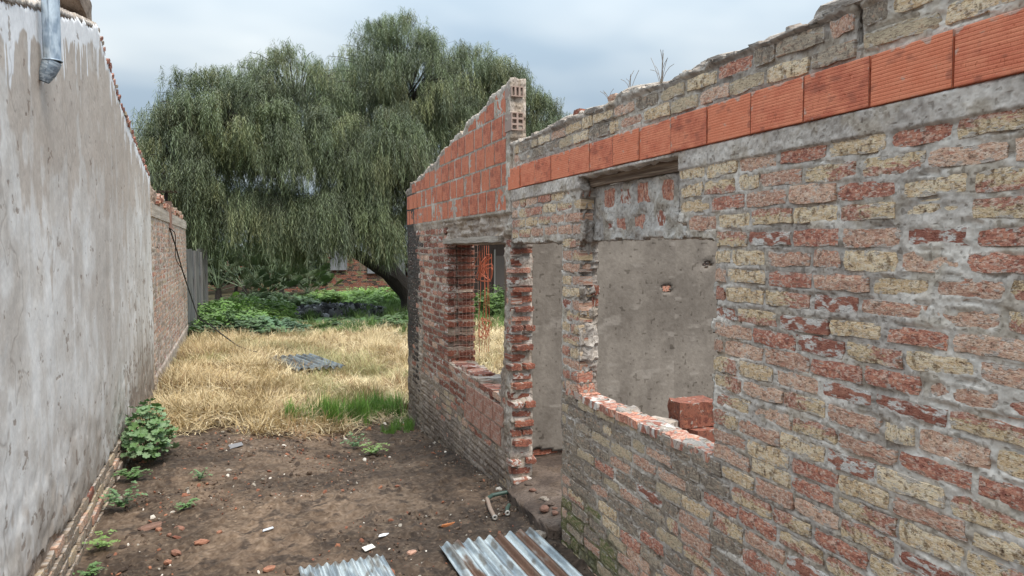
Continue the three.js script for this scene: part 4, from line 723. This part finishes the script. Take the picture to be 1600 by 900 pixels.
// dense weeds in the yard
{
  const r = rng(91), items = [], g = featherWeed(9, 9, 0.34, 0.34, 0.06), g2 = leafGeo(6, 0.09, 0.4), it2 = [];
  const patch = (x, s, n, rx, rs, h, c) => { for (let k = 0; k < n; k++) { const a = r() * 6.28, q = Math.sqrt(r()), xx = x + Math.cos(a) * q * rx, sss = s + Math.sin(a) * q * rs; if (xx < leftX(sss) + 0.1) continue; const l = 0.65 + r() * 0.7, y = groundY(xx, sss), hh = h * (0.5 + r() * 0.8) * (1.1 - q * 0.5); items.push({ p: [xx, y + hh * 0.2, -sss], r: [(r() - 0.5) * 0.5, r() * 6.28, (r() - 0.5) * 0.5], k: [1, hh * 2.2, 1], c: c.map((v) => v * l) }); if (k % 2) it2.push({ p: [xx + (r() - 0.5) * 0.3, y + hh * (0.6 + r() * 0.5), -sss], r: [(r() - 0.5) * 1.2, r() * 6.28, (r() - 0.5) * 1.2], k: 1 + r() * 0.6, c: c.map((v) => v * l * 1.25) }); } };
  patch(-0.9, 21.2, 190, 0.95, 2.3, 0.62, [0.10, 0.20, 0.035]); patch(-0.5, 19.4, 120, 1.15, 0.9, 0.42, [0.075, 0.15, 0.045]); patch(0.4, 20, 90, 0.8, 0.9, 0.38, [0.075, 0.15, 0.07]); patch(-0.3, 24.5, 160, 1.4, 2.2, 0.6, [0.17, 0.31, 0.04]);
  patch(2.3, 22.3, 150, 2.2, 1.3, 0.2, [0.07, 0.15, 0.04]); patch(5.2, 33, 260, 3.4, 2.6, 0.5, [0.19, 0.32, 0.06]); patch(4.7, 22.5, 70, 1.2, 1.6, 0.3, [0.09, 0.17, 0.045]); patch(1.0, 31.5, 60, 1.8, 2, 0.4, [0.09, 0.16, 0.05]);
  patch(8.3, 25.2, 120, 1.4, 1.0, 0.75, [0.11, 0.2, 0.04]);
  stuff(null, 'yard_weeds', g, grassMat, items, 'tall leafy green weeds along the fence and around the burnt heap', 'weeds'); stuff(null, 'weed_leaves', g2, grassMat, it2, 'broad green leaves among the yard weeds', 'weeds');
  // burnt heap
  const hg = new THREE.PlaneGeometry(6.2, 5.2, 60, 60).rotateX(-Math.PI / 2), p = hg.attributes.position;
  for (let i = 0; i < p.count; i++) { const x = p.getX(i), z = p.getZ(i), d = Math.hypot(x / 2.9, z / 2.5) + (fbm(x * 1.4 + 3, z * 1.4, 3, 1400) - 0.5) * 0.5; p.setY(i, (1 - sm(0.2, 1.0, d)) * 0.28 + (fbm(x * 5, z * 5, 4, 1401) - 0.5) * 0.3 * (1 - sm(0.7, 1.0, d)) - 0.06 - 0.1 * sm(0.95, 1.1, d)); }
  hg.computeVertexNormals();
  const heap = top('burnt_heap', 'low black heap of burnt rubbish and ash in the yard', 'heap', [2.8, groundY(2.8, 27) + 0.02, -27]);
  part(heap, 'ash_mound', hg, S({ color: lin(0.06, 0.056, 0.055), roughness: 0.95 }), [2.8, groundY(2.8, 27) + 0.03, -27]);
  const ch = new THREE.IcosahedronGeometry(1, 0), ci = []; for (let k = 0; k < 260; k++) { const a = r() * 6.28, q = Math.sqrt(r()) * 1.7, x = Math.cos(a) * q * 1.05, z = Math.sin(a) * q, h = (1 - sm(0.2, 1.0, q / 2.5)) * 0.28, w = 0.03 + r() * 0.09, c = r() < 0.8 ? 0.02 + r() * 0.05 : 0.16 + r() * 0.2; ci.push({ p: [x, h, z], r: [r() * 6, r() * 6, r() * 6], k: [w * 1.6, w * 0.5, w], c: [c, c, c * 1.05] }); }
  stuff(heap, 'charred_chunks', ch, S({ roughness: 0.9 }), ci);
}
// ================================================================== the great weeping tree
const bark = S({ color: lin(0.045, 0.036, 0.03), roughness: 0.95, bumpMap: mortarBump, bumpScale: 0.03 });
function limb(pts, r0, r1, seg = 14, sides = 8) {
  const c = new THREE.CatmullRomCurve3(pts.map((p) => new THREE.Vector3(...p))), g = new THREE.TubeGeometry(c, seg, 1, sides), p = g.attributes.position, v = new THREE.Vector3(), o = new THREE.Vector3();
  for (let i = 0; i <= seg; i++) { c.getPointAt(i / seg, o); const rr = mix(r0, r1, Math.pow(i / seg, 0.8)); for (let j = 0; j <= sides; j++) { const q = i * (sides + 1) + j; v.fromBufferAttribute(p, q).sub(o).multiplyScalar(rr * (0.85 + 0.3 * fbm(i * 0.7, j * 1.3, 2, 1500))).add(o); p.setXYZ(q, v.x, v.y, v.z); } }
  g.computeVertexNormals(); return g;
}
const F = 1150, fx = Math.sin(YAW), fz = Math.cos(YAW), cp = Math.cos(PITCH), sp = Math.sin(PITCH);
{
  // positions in metres: x, height, s
  const tree = top('weeping_pepper_tree', 'huge weeping tree with drooping grey-green foliage and a dark leaning trunk', 'tree', [5.3, -0.25, -26]);
  const base = [5.3, -0.3, -26], r = rng(33), wood = [];
  wood.push(limb([base, [5.15, 0.5, -26], [4.6, 1.15, -25.9], [4.3, 1.6, -25.8], [4.15, 2.6, -25.8], [4.3, 4.0, -26], [4.6, 6.0, -26.1], [5.0, 8.2, -26.2]], 0.42, 0.07, 26, 12));
  wood.push(limb([[4.75, 1.0, -25.9], [4.0, 1.45, -25.5], [2.9, 2.15, -25], [1.05, 3.05, -24.6], [0, 3.5, -24.3], [-1.4, 4.0, -24], [-2.3, 4.4, -23.8]], 0.24, 0.05, 22, 10));
  wood.push(limb([[4.25, 2.2, -25.8], [5.4, 3.8, -26.2], [7.2, 6.0, -26.8], [8.4, 8.0, -27]], 0.22, 0.05)); wood.push(limb([[4.2, 3.2, -25.8], [3.0, 4.8, -25.4], [1.8, 6.4, -25], [0.9, 7.6, -24.8]], 0.2, 0.04));
  wood.push(limb([[5.6, 4.0, -26.3], [8, 5.4, -27], [10.2, 6.6, -27.2]], 0.16, 0.04)); wood.push(limb([[1.2, 3.0, -24.6], [0.8, 4.2, -24.4], [-0.3, 5.6, -24.2], [-1.5, 6.2, -24]], 0.13, 0.03)); wood.push(limb([[4.2, 2.6, -25.7], [3.6, 3.4, -24.4], [3.7, 4.4, -23.2]], 0.15, 0.04));
  // lobes: centre x, y, s, radii, clumps
  const lobes = [
    [4.9, 7.7, 26, 2.3, 2.4, 2.2, 150], [8.0, 8.0, 27, 1.8, 1.7, 1.8, 95], [10.2, 6.7, 27, 1.15, 1.5, 1.2, 60], [1.3, 7.2, 25, 1.75, 1.35, 1.6, 62], [-0.9, 6.0, 24, 1.8, 1.4, 1.8, 85], [-1.9, 4.6, 23.6, 1.25, 1.9, 1.4, 75],
    [1.4, 5.2, 24, 2.3, 1.6, 1.8, 120], [4.0, 4.5, 23.4, 1.35, 1.9, 1.2, 105], [-0.4, 3.1, 23.8, 2.2, 1.1, 1.5, 105], [6.4, 5.8, 25.8, 2.1, 2.0, 1.8, 100], [2.5, 3.0, 23.2, 1.7, 1.05, 1.2, 95], [9.0, 5.2, 26.6, 2.0, 1.6, 1.6, 60], [1.6, 3.6, 26.6, 2.4, 1.0, 1.0, 30]];
  const types = [[], [], [], []], twig = [];
  const dens = 1.25;
  lobes.forEach(([cx, cy, cs, rx, ry, rs, n], li) => {
    for (let k = 0; k < n * dens; k++) {
      const a = r() * 6.28, ct = 1 - r() * 1.45, st = Math.sqrt(1 - Math.min(1, ct * ct)), q = 0.62 + 0.42 * Math.sqrt(r()) + (k % 7 === 0 ? 0.16 : 0);
      const x = cx + Math.cos(a) * st * q * rx, y = cy + ct * q * ry, s = cs + Math.sin(a) * st * q * rs;
      // twig arching up and over, foliage hanging from it
      const thin = k % 7 === 0 ? 0 : 1, ox = (x - cx) * 0.35 * thin, os = (s - cs) * 0.35 * thin, tip = [x + ox * 0.6, y + 0.1, -(s + os * 0.6)];
      twig.push(limb([[cx + (x - cx) * 0.3, cy + (y - cy) * 0.3 - 0.3, -(cs + (s - cs) * 0.3)], [cx + (x - cx) * 0.75, cy + (y - cy) * 0.85 + 0.15, -(cs + (s - cs) * 0.75)], tip], thin ? 0.022 : 0.009, thin ? 0.006 : 0.003, 5, 4));
      const tone = 0.6 + r() * 0.75, yel = r() < 0.16 ? 1 : r() * 0.35, wisp = k % 7 === 0, m = wisp ? 6 : 17 + Math.floor(r() * 14), sp_ = 0.28 + r() * 0.3, high = y > cy + ry * 0.35 ? 1 : 0;
      for (let i = 0; i < m; i++) {
        const t = r(), l = tone * (0.8 + r() * 0.4);
        const c = mix3([0.15, 0.20, 0.10], [0.25, 0.27, 0.12], yel * (0.5 + 0.5 * r()));
        const L = (0.35 + r() * 0.6) * (li === 8 || li === 10 || li === 7 ? 1.2 : 1) * (y > cy + ry * 0.6 ? 0.7 : 1);
        types[Math.floor(r() * 4)].push({ p: [mix(cx + (x - cx) * 0.8, tip[0], t) + (r() + r() - 1) * sp_, y + (r() - 0.4) * 0.35, -mix(cs + (s - cs) * 0.8, -tip[2], t) + (r() + r() - 1) * sp_], r: [(r() - 0.5) * (0.35 + high * 0.35), r() * 6.28, (r() - 0.5) * (0.35 + high * 0.35)], k: [0.8 + r() * 0.5, L, 0.8 + r() * 0.5], c: c.map((v) => v * l) });
      }
    }
  });
  const tr = part(tree, 'trunk', mergeGeometries(wood), bark); info(part(tree, 'twigs', mergeGeometries(twig), bark), null, null, null, 'stuff');
  const strand = (seed) => {
    const q = rng(seed), pos = [], idx = []; const bend = (q() - 0.5) * 0.25, bend2 = (q() - 0.5) * 0.25;
    for (let i = 0; i < 26; i++) {
      const t = (i + q() * 0.6) / 26, x = bend * t * t, z = bend2 * t * t, y = 0.06 - t, a = i * 2.4 + q(), out = 0.15 + q() * 0.5, L = 0.17 + q() * 0.15, w = 0.0055 + q() * 0.0035;
      const dx = Math.cos(a) * Math.sin(out), dz = Math.sin(a) * Math.sin(out), dy = -Math.cos(out), px = -Math.sin(a), pz = Math.cos(a), v = pos.length / 3;
      pos.push(x, y, z, x + dx * L * 0.5 + px * w, y + dy * L * 0.5, z + dz * L * 0.5 + pz * w, x + dx * L, y + dy * L, z + dz * L, x + dx * L * 0.5 - px * w, y + dy * L * 0.5, z + dz * L * 0.5 - pz * w); idx.push(v, v + 1, v + 2, v, v + 2, v + 3);
    }
    return G3(pos, idx);
  };
  const lm = new THREE.MeshPhysicalMaterial({ color: 0xffffff, roughness: 0.75, transmission: 0.45, thickness: 0, side: THREE.DoubleSide });
  types.forEach((L, i) => { L.forEach((t) => { t.p = [t.p[0] - tree.position.x, t.p[1] - tree.position.y, t.p[2] - tree.position.z]; }); stuff(tree, 'crown', strand(i + 1), lm, L); });
}
// ================================================================== end of the yard
{
  const r = rng(55);
  // shrubs and palms in the dark under the tree
  const blade = (seed) => { const q = rng(seed), gs = []; for (let k = 0; k < 16; k++) { const a = q() * 6.28, up = 0.25 + q() * 1.0, L = 0.9 + q() * 0.5, pos = [], idx = []; for (let i = 0; i < 9; i++) { const f = (i / 8 - 0.5) * 1.9, c = Math.cos(f), s = Math.sin(f), v = pos.length / 3, l = 0.5 * (0.75 + 0.25 * c); pos.push(0, 0, 0, s * l - 0.018 * c, 0.05, c * l, s * l * 1.15, -0.06, c * l * 1.15, s * l + 0.018 * c, 0.05, c * l); idx.push(v, v + 1, v + 2, v, v + 2, v + 3); } const g = G3(pos, idx); g.rotateX(-0.5 - up * 0.4); g.translate(0, Math.sin(up) * L, Math.cos(up) * L); g.rotateY(a); gs.push(g); gs.push(new THREE.TubeGeometry(new THREE.LineCurve3(new THREE.Vector3(0, 0, 0), new THREE.Vector3(Math.sin(a) * Math.cos(up) * L, Math.sin(up) * L, Math.cos(a) * Math.cos(up) * L)), 1, 0.012, 4).deleteAttribute('uv')); } return mergeGeometries(gs); };
  const pm = [leafMat([0.11, 0.16, 0.07]), leafMat([0.12, 0.17, 0.08])];
  const palm = (x, s, k, i, label) => { const t = top('fan_palm', label, 'palm', [x, groundY(x, s), -s], 'low palms in the shade under the tree'); const f = shade(new THREE.Mesh(blade(70 + i), pm[i % 2])); f.name = 'fronds'; f.position.y = 0.35 * k; f.scale.set(k, k, k); t.add(f); const b = shade(new THREE.Mesh(new THREE.CylinderGeometry(0.08 * k, 0.14 * k, 0.5 * k, 8, 2), bark)); b.name = 'trunk'; b.position.y = 0.2 * k; t.add(b); };
  const pl = 'low dark fan palm in the shade under the weeping tree';
  [[-1.5, 33, 1.25], [-0.5, 35, 1.15], [0.5, 32.5, 1.0], [1.1, 35.5, 1.2], [2.2, 34, 0.9], [-0.2, 31.2, 0.7]].forEach(([x, s, k], i) => palm(x, s, k, i, pl));
  // dark evergreen shrubs
  const lg = leafGeo(3, 0.11, 0.3), sm_ = leafMat([1, 1, 1]);
  const shrub = (x, s, w, h, label) => {
    const t = top('evergreen_shrub', label, 'shrub', [x, groundY(x, s), -s], 'dark shrubs at the end of the yard'), it = [];
    for (let k = 0; k < 900; k++) { const a = r() * 6.28, ct = 1 - r() * 1.7, st = Math.sqrt(Math.max(0, 1 - ct * ct)), q = (0.62 + 0.38 * Math.sqrt(r())) * (0.8 + 0.4 * fbm(a * 2, ct * 3 + x, 2, 1600)), l = 0.5 + r() * 0.9; it.push({ p: [Math.cos(a) * st * q * w, h * 0.5 + ct * q * h * 0.5, Math.sin(a) * st * q * w * 0.8], r: [r() * 6, r() * 6, r() * 6], k: 0.8 + r() * 0.8, c: [0.065 * l, 0.1 * l, 0.045 * l] }); }
    stuff(t, 'foliage', lg, sm_, it); const b = shade(new THREE.Mesh(limb([[0, -0.1, 0], [0.1, h * 0.3, 0], [0, h * 0.6, 0.1]], 0.1, 0.04, 5, 6), bark)); b.name = 'trunk'; t.add(b);
  };
  const sl = 'dark dense evergreen shrub in the gloom at the end of the yard';
  [[-2.8, 38, 1.5, 3.0], [-1.0, 39.5, 1.5, 2.7], [0.8, 38.5, 1.4, 2.8], [2.4, 39, 1.2, 2.4], [-3.4, 34, 1.3, 3.2], [9.8, 41, 1.8, 3.4], [12.5, 40, 2, 3.8], [15, 36, 2, 3.4], [7.2, 42.5, 1.5, 3.2]].forEach(([x, s, w, h]) => shrub(x, s, w, h, sl));
  // boundary wall at the back: brick with sheet-metal patches
  const bw = top('back_boundary_wall', 'low reddish-brown brick wall at the back of the yard with grey metal sheets', 'brick wall', [5, -0.2, -41.5]);
  const frame = { P: (s, y, o) => [s, y, -41.5 + o], flip: true, turn: 0 }, style = (s, y, q) => (q() < 0.5 ? 4 : 6), lay = layCourses({ y0: -0.3, y1: 1.75, pitch: 0.09, len: 0.26, spans: () => [[-5, 15]], style, seed: 90 });
  part(bw, 'mortar', wallGeo({ frame, s0: -5, s1: 15, y0: -0.6, y1: 2.1, ds: 0.1, solid: (x, y) => y < 1.75 + (fbm(x * 0.8, 2, 3, 1700) - 0.5) * 0.6, height: (x, y) => (fbm(x * 6, y * 6, 2, 1701) - 0.5) * 0.02, depth: () => 0.2, color: (x, y) => mix3([0.22, 0.17, 0.145], [0.36, 0.29, 0.24], fbm(x * 2, y * 2, 3, 1702)) }), M.mortar);
  mergedBricks(bw, lay.rows.flat().filter((b) => fbm(b.s * 0.7, b.y * 0.9, 2, 1705) > 0.42).map((b) => brickMesh(frame, { ...b, off: 0.012 })), 'bricks');
  const sheet = S({ color: lin(0.22, 0.23, 0.25), roughness: 0.6, metalness: 0.3 });
  for (const [x, w, h, y] of [[4.3, 0.9, 1.3, 1.6], [6.4, 1.1, 1.5, 1.5], [7.6, 0.8, 1.9, 0.9], [8.6, 1.0, 1.5, 1.5], [3.2, 0.8, 1.0, 1.9]]) { const g = new THREE.BoxGeometry(w, h, 0.03, Math.round(w * 20), 1, 1), p = g.attributes.position; for (let i = 0; i < p.count; i++) p.setZ(i, p.getZ(i) + Math.sin(p.getX(i) * 60) * 0.02); g.computeVertexNormals(); part(bw, 'metal_sheet', g, sheet, [x, y, -41.35]); }
  // shed seen through the gutted window
  const shed = top('yard_shed', 'dark brown shed with a pale door post, seen through the gutted wing window', 'shed', [10, -0.2, -28.5]);
  const brown = S({ color: lin(0.07, 0.05, 0.042), roughness: 0.9 });
  for (let k = 0; k < 12; k++) part(shed, 'board', new THREE.BoxGeometry(0.39, 2.9, 0.04), brown, [7.4 + k * 0.4, 1.25, -28.3 - (k % 2) * 0.012]);
  part(shed, 'roof', new THREE.BoxGeometry(5.4, 0.06, 3), brown, [9.8, 2.75, -29.6]); part(shed, 'door_post', new THREE.BoxGeometry(0.07, 2.3, 0.06), S({ color: lin(0.3, 0.28, 0.26), roughness: 0.9 }), [9.08, 0.95, -28.24]); part(shed, 'door', new THREE.BoxGeometry(0.5, 2.0, 0.05), S({ color: lin(0.13, 0.11, 0.1), roughness: 0.9 }), [9.38, 0.85, -28.24]);
}
// ================================================================== small things
{
  const r = rng(5150);
  // rubble fallen at the doorway foot
  const rubbleGeo = [0, 1, 2].map((k) => { const g = new THREE.IcosahedronGeometry(1, 1), p = g.attributes.position; for (let i = 0; i < p.count; i++) { const n = 0.7 + 0.6 * fbm(p.getX(i) * 2 + k * 7, p.getZ(i) * 2 + p.getY(i) * 1.5, 2, 2000); p.setXYZ(i, p.getX(i) * n, p.getY(i) * n * 0.6, p.getZ(i) * n); } return toCreasedNormals(g, 0.5); });
  const rubbleMat = [S({ map: mortarMap, color: lin(0.2, 0.16, 0.14), roughness: 0.95 }), S({ map: mortarMap, color: lin(0.34, 0.2, 0.16), roughness: 0.95 }), S({ map: mortarMap, color: lin(0.5, 0.47, 0.44), roughness: 0.95 })];
  for (let k = 0; k < 26; k++) { const s = 4.95 + r() * 0.95, x = 1.93 + r() * 0.42, w = 0.018 + r() * r() * 0.05, y = x > 2.06 ? 0.12 : Math.max(groundY(x, s), 0) + 0.02; const m = topMesh('rubble_lump', rubbleGeo[k % 3], rubbleMat[k % 5 === 4 ? 2 : k % 2], 'small lump of fallen masonry rubble at the foot of the open doorway', 'rubble', [x, y, -s], 'rubble at the doorway foot'); m.scale.set(w * 1.3, w, w); m.rotation.y = r() * 6; }
  const corr = (w, l, waves, amp, th = 0.0012) => { const g = new THREE.PlaneGeometry(w, l, waves * 8, 8).rotateX(-Math.PI / 2), p = g.attributes.position; for (let i = 0; i < p.count; i++) p.setY(i, Math.sin(p.getX(i) / w * waves * 2 * Math.PI) * amp + (vn(p.getX(i) * 4, p.getZ(i) * 3, 1800) - 0.5) * 0.012); g.computeVertexNormals(); const b = g.clone(); b.translate(0, -th, 0); return mergeGeometries([g, b]); };
  const zincTex = (rustFrom, seed, waves) => tex(512, 256, (i, j) => { const u = i / 512, v = j / 256, n = fbm(u * 20, v * 6, 4, seed), f = vn(u * 200, v * 120, seed + 5); let c = mix3([142, 154, 164], [196, 206, 212], sm(0.35, 0.65, n)); const k = Math.floor(u * waves + 0.1), rs = rustFrom(u, k) + (fbm(u * 9, v * 4, 4, seed + 9) - 0.5) * 0.9; c = mix3(c, mix3([96, 70, 58], [126, 98, 82], n), sm(0.45, 0.6, rs)); c = mix3(c, [96, 84, 74], sm(0.6, 0.75, fbm(u * 14, v * 10, 3, seed + 3)) * 0.5); return [c[0] + (f - 0.5) * 20, c[1] + (f - 0.5) * 20, c[2] + (f - 0.5) * 20]; }, true, false);
  const sheet = (w, l, waves, amp, t, pos, turn, label, tiltX = 0, tiltZ = 0, tone = 1) => { const m = topMesh('corrugated_sheet', corr(w, l, waves, amp), S({ map: t, roughness: 0.42, metalness: 0.55, color: lin(tone, tone, tone * 0.97), side: THREE.DoubleSide }), label, 'metal sheet', pos); m.rotation.set(tiltX, turn, tiltZ); return m; };
  sheet(0.72, 1.7, 9, 0.017, zincTex((u, k) => (u > 0.55 ? (k % 2 ? 0.75 : 0.25) : u > 0.1 && k === 1 ? 0.6 : 0.08), 1810, 9), [1.575, 0.055, -4.16], 0.03, 'rust-striped corrugated metal sheet lying by the doorway corner', 0.0, 0.025);
  sheet(0.56, 1.4, 10, 0.012, zincTex((u) => 0.12, 1820, 10), [0.55, 0.045, -4.25], 0.06, 'grey weathered corrugated metal sheet lying on the bare earth');
  sheet(1.0, 1.3, 7, 0.03, zincTex((u) => 0.25, 1830, 7), [0.82, groundY(0.8, 14.2) + 0.2, -14.2], 0.42, 'old corrugated sheet half sunk in dry grass', 0.07, -0.08, 0.42);
  // plumbing stubs
  const pm = S({ color: lin(0.04, 0.07, 0.055), roughness: 0.5 }), pw = S({ color: lin(0.27, 0.2, 0.155), roughness: 0.6 });
  const tube = (pts, rad) => new THREE.TubeGeometry(new THREE.CatmullRomCurve3(pts.map((p) => new THREE.Vector3(...p)), false, 'catmullrom', 0.1), 20, rad, 12);
  const pp = top('plumbing_pipe', 'green and beige plumbing pipe stubs sticking out of the earth by the doorway', 'pipe', [1.8, 0, -5.7]);
  part(pp, 'elbow', tube([[2.05, 0.0, -5.9], [2.0, 0.06, -5.88], [1.86, 0.055, -5.86], [1.8, 0.05, -5.8]], 0.017), pm); part(pp, 'stub', tube([[1.8, 0.05, -5.81], [1.76, 0.04, -5.6], [1.74, 0.035, -5.42]], 0.017), pw); part(pp, 'short_stub', tube([[1.95, 0.02, -5.68], [1.9, 0.035, -5.58], [1.865, 0.035, -5.48]], 0.016), pm);
  for (const [x, y, z] of [[1.74, 0.035, -5.415], [1.865, 0.035, -5.475]]) { const t = new THREE.TorusGeometry(0.015, 0.008, 8, 16); part(pp, 'rim', t, S({ color: lin(0.38, 0.36, 0.33), roughness: 0.6 }), [x, y, z]); const d = new THREE.CircleGeometry(0.013, 12); part(pp, 'painted_bore_shade', d, M.dark, [x, y, z + 0.001]); }  // flat black disc paints the shade inside each open pipe end
  // brick chips, paper, plastic
  const chip = (x, s, w, d, row, label, cat = 'brick chip', group = 'red brick chips on the earth') => { const g = new THREE.IcosahedronGeometry(1, 1), p = g.attributes.position; for (let i = 0; i < p.count; i++) { const n = 0.75 + 0.5 * fbm(p.getX(i) * 2 + x * 9, p.getZ(i) * 2 + p.getY(i), 2, 1900); p.setXYZ(i, p.getX(i) * n * w, clamp(p.getY(i), -0.6, 0.6) * n * 0.022, p.getZ(i) * n * d); } const m = topMesh('brick_chip', toCreasedNormals(g, 0.5), S({ map: mortarMap, color: lin(...row), roughness: 0.95 }), label, cat, [x, groundY(x, s) + 0.012, -s], group); m.rotation.y = x * 7; };
  const R1 = [0.46, 0.25, 0.19], R2 = [0.58, 0.3, 0.21], R3 = [0.36, 0.23, 0.19], lb = 'flat red brick chip lying on the bare earth near the brick footing';
  [[-0.82, 6.3, 0.1, 0.06, R3], [-0.6, 6.15, 0.05, 0.04, R1], [-0.42, 5.82, 0.055, 0.04, R2], [-0.58, 5.7, 0.05, 0.03, R1], [-0.62, 5.55, 0.03, 0.028, R2], [-0.75, 6.2, 0.03, 0.025, R2], [-0.9, 5.2, 0.12, 0.05, R1], [-0.3, 5.95, 0.03, 0.02, R2], [-1.0, 7.15, 0.02, 0.02, R2], [-0.66, 6.05, 0.025, 0.02, R1]].forEach(([x, s, w, d, c]) => chip(x, s, w, d, c, lb));
  chip(1.0, 5.02, 0.04, 0.03, [0.85, 0.55, 0.45], 'pinkish brick lump between the two corrugated sheets', 'brick chip', null); chip(1.38, 5.45, 0.06, 0.008, [1.0, 0.42, 0.18], 'thin bright orange terracotta sliver near the pipe stubs', 'terracotta sliver', null); chip(0.05, 5.1, 0.05, 0.03, R2, 'small orange brick chip beside the grey corrugated sheet', 'brick chip', null);
  const scrap = (pts, x, s, c, label, name) => { const g = new THREE.ExtrudeGeometry(new THREE.Shape(pts.map((p) => new THREE.Vector2(...p))), { depth: 0.003, bevelEnabled: false }).rotateX(-Math.PI / 2); const m = topMesh(name, g, S({ color: lin(...c), roughness: 0.6 }), label, 'litter', [x, groundY(x, s) + 0.022, -s]); m.rotation.set(0.08, 0.4, 0.05); };
  scrap([[-0.04, -0.03], [0.045, -0.028], [0.05, 0.03], [-0.03, 0.035]], 0.72, 5.2, [0.72, 0.69, 0.62], 'square scrap of white paper on the earth', 'paper_scrap'); scrap([[-0.04, 0], [0.01, -0.02], [0.05, -0.005], [0.02, 0.02], [-0.02, 0.022]], 0.86, 5.4, [0.75, 0.77, 0.8], 'torn crumpled white scrap beyond the square paper', 'paper_scrap'); scrap([[-0.045, -0.012], [0.04, -0.016], [0.045, 0.012], [-0.03, 0.016]], 0.05, 5.82, [0.5, 0.54, 0.6], 'bluish strip of plastic in the middle of the bare earth', 'plastic_scrap');
  scrap([[-0.08, -0.06], [0.07, -0.05], [0.09, 0.05], [-0.05, 0.07]], -0.25, 8.55, [0.2, 0.2, 0.21], 'dark crumpled plastic at the edge of the dry grass', 'plastic_scrap');
  // cable hanging down the brick wall and trailing into the grass
  const L = frames.left.P, cab = [L(14.2, 2.5, 0.04), L(15.3, 2.18, 0.05), L(17.3, 1.56, 0.06), L(19.2, 0.95, 0.1), [-1.35, 0.5, -19.3], [-1.05, 0.42, -18.2], [-0.6, 0.28, -16.4], [-0.25, 0.2, -15.2], [0.0, 0.14, -15.0]];
  const cable = top('cable', 'thin black cable hanging down the brick wall and trailing into dry grass', 'cable', [-1.4, 0, -15]); part(cable, 'main_run', new THREE.TubeGeometry(new THREE.CatmullRomCurve3(cab.map((p) => new THREE.Vector3(...p))), 60, 0.013, 6), M.dark); part(cable, 'loose_end', new THREE.TubeGeometry(new THREE.CatmullRomCurve3([L(14.2, 2.5, 0.04), L(14.5, 2.42, 0.1), L(15.2, 2.0, 0.05), L(16.4, 1.72, 0.08), L(17.2, 1.5, 0.1)].map((p) => new THREE.Vector3(...p))), 24, 0.008, 5), M.dark);
  // orange twine tangle and wire netting in the gutted window
  const om = S({ color: lin(0.58, 0.17, 0.09), roughness: 0.6 }), tw = top('orange_twine', 'tangled orange plastic twine hanging in the gutted wing window', 'twine', [2.36, 0.9, -7.7]);
  const knot = (y, rad, n, sz) => { for (let k = 0; k < n; k++) { const pts = []; for (let i = 0; i < 7; i++) pts.push(new THREE.Vector3(2.37 + (r() - 0.5) * rad, y + (r() - 0.5) * rad * sz, -7.75 + (r() - 0.5) * rad)); part(tw, 'strand', new THREE.TubeGeometry(new THREE.CatmullRomCurve3(pts, true), 30, 0.0038, 5), om); } };
  knot(1.95, 0.2, 6, 1.9); knot(1.27, 0.15, 4, 1.7);
  for (let k = 0; k < 5; k++) { const x = 2.32 + k * 0.026; part(tw, 'strand', new THREE.TubeGeometry(new THREE.CatmullRomCurve3([[x, 2.18, -7.75], [x + (r() - 0.5) * 0.03, 1.7, -7.74 + r() * 0.05], [x + (r() - 0.5) * 0.04, 1.3, -7.75], [x, 1.0, -7.76]].map((p) => new THREE.Vector3(...p))), 16, 0.003, 5), om); }
  const net = top('wire_netting', 'rusty wire netting stretched over the far jamb of the gutted window', 'netting', [2.25, 0.88, -8.1]), wires = [];
  for (let k = 0; k <= 18; k++) wires.push(new THREE.BoxGeometry(0.3, 0.003, 0.003).rotateZ((r() - 0.5) * 0.12).translate(2.27, 0.9 + k * 0.071 + (r() - 0.5) * 0.03, -8.12)); for (let k = 0; k <= 6; k++) wires.push(new THREE.BoxGeometry(0.003, 1.3, 0.003).rotateZ((r() - 0.5) * 0.03).translate(2.13 + k * 0.046 + (r() - 0.5) * 0.015, 1.54, -8.117));
  part(net, 'wire_mesh', mergeGeometries(wires), S({ color: lin(0.42, 0.26, 0.21), roughness: 0.7 }));
  // dead stalks on top of the house wall
  const dry = S({ color: lin(0.22, 0.18, 0.14), roughness: 0.9 });
  [[3.62, 0.17, 9, 'dead grass stalks on the wall top above the window opening'], [3.98, 0.13, 6, 'few thin dead stalks on the wall top above the door pier'], [4.25, 0.12, 4, 'single sparse sprig of dead stalks on the wall top over the doorway']].forEach(([s, h, n, label]) => { const t = [], y = topEdge(s); for (let k = 0; k < n; k++) { const a = (r() - 0.5) * 1.3; t.push(new THREE.TubeGeometry(new THREE.QuadraticBezierCurve3(new THREE.Vector3(RX + 0.06, y - 0.01, -s), new THREE.Vector3(RX + 0.06 + (r() - 0.5) * 0.04, y + h * 0.6, -s - a * h * 0.3), new THREE.Vector3(RX + 0.05 + (r() - 0.5) * 0.1, y + h * (0.6 + r() * 0.5), -s - a * h)), 5, 0.0016, 4)); } topMesh('dead_stalks', mergeGeometries(t), dry, label, 'plant'); });
}
renderer.render(scene, camera);
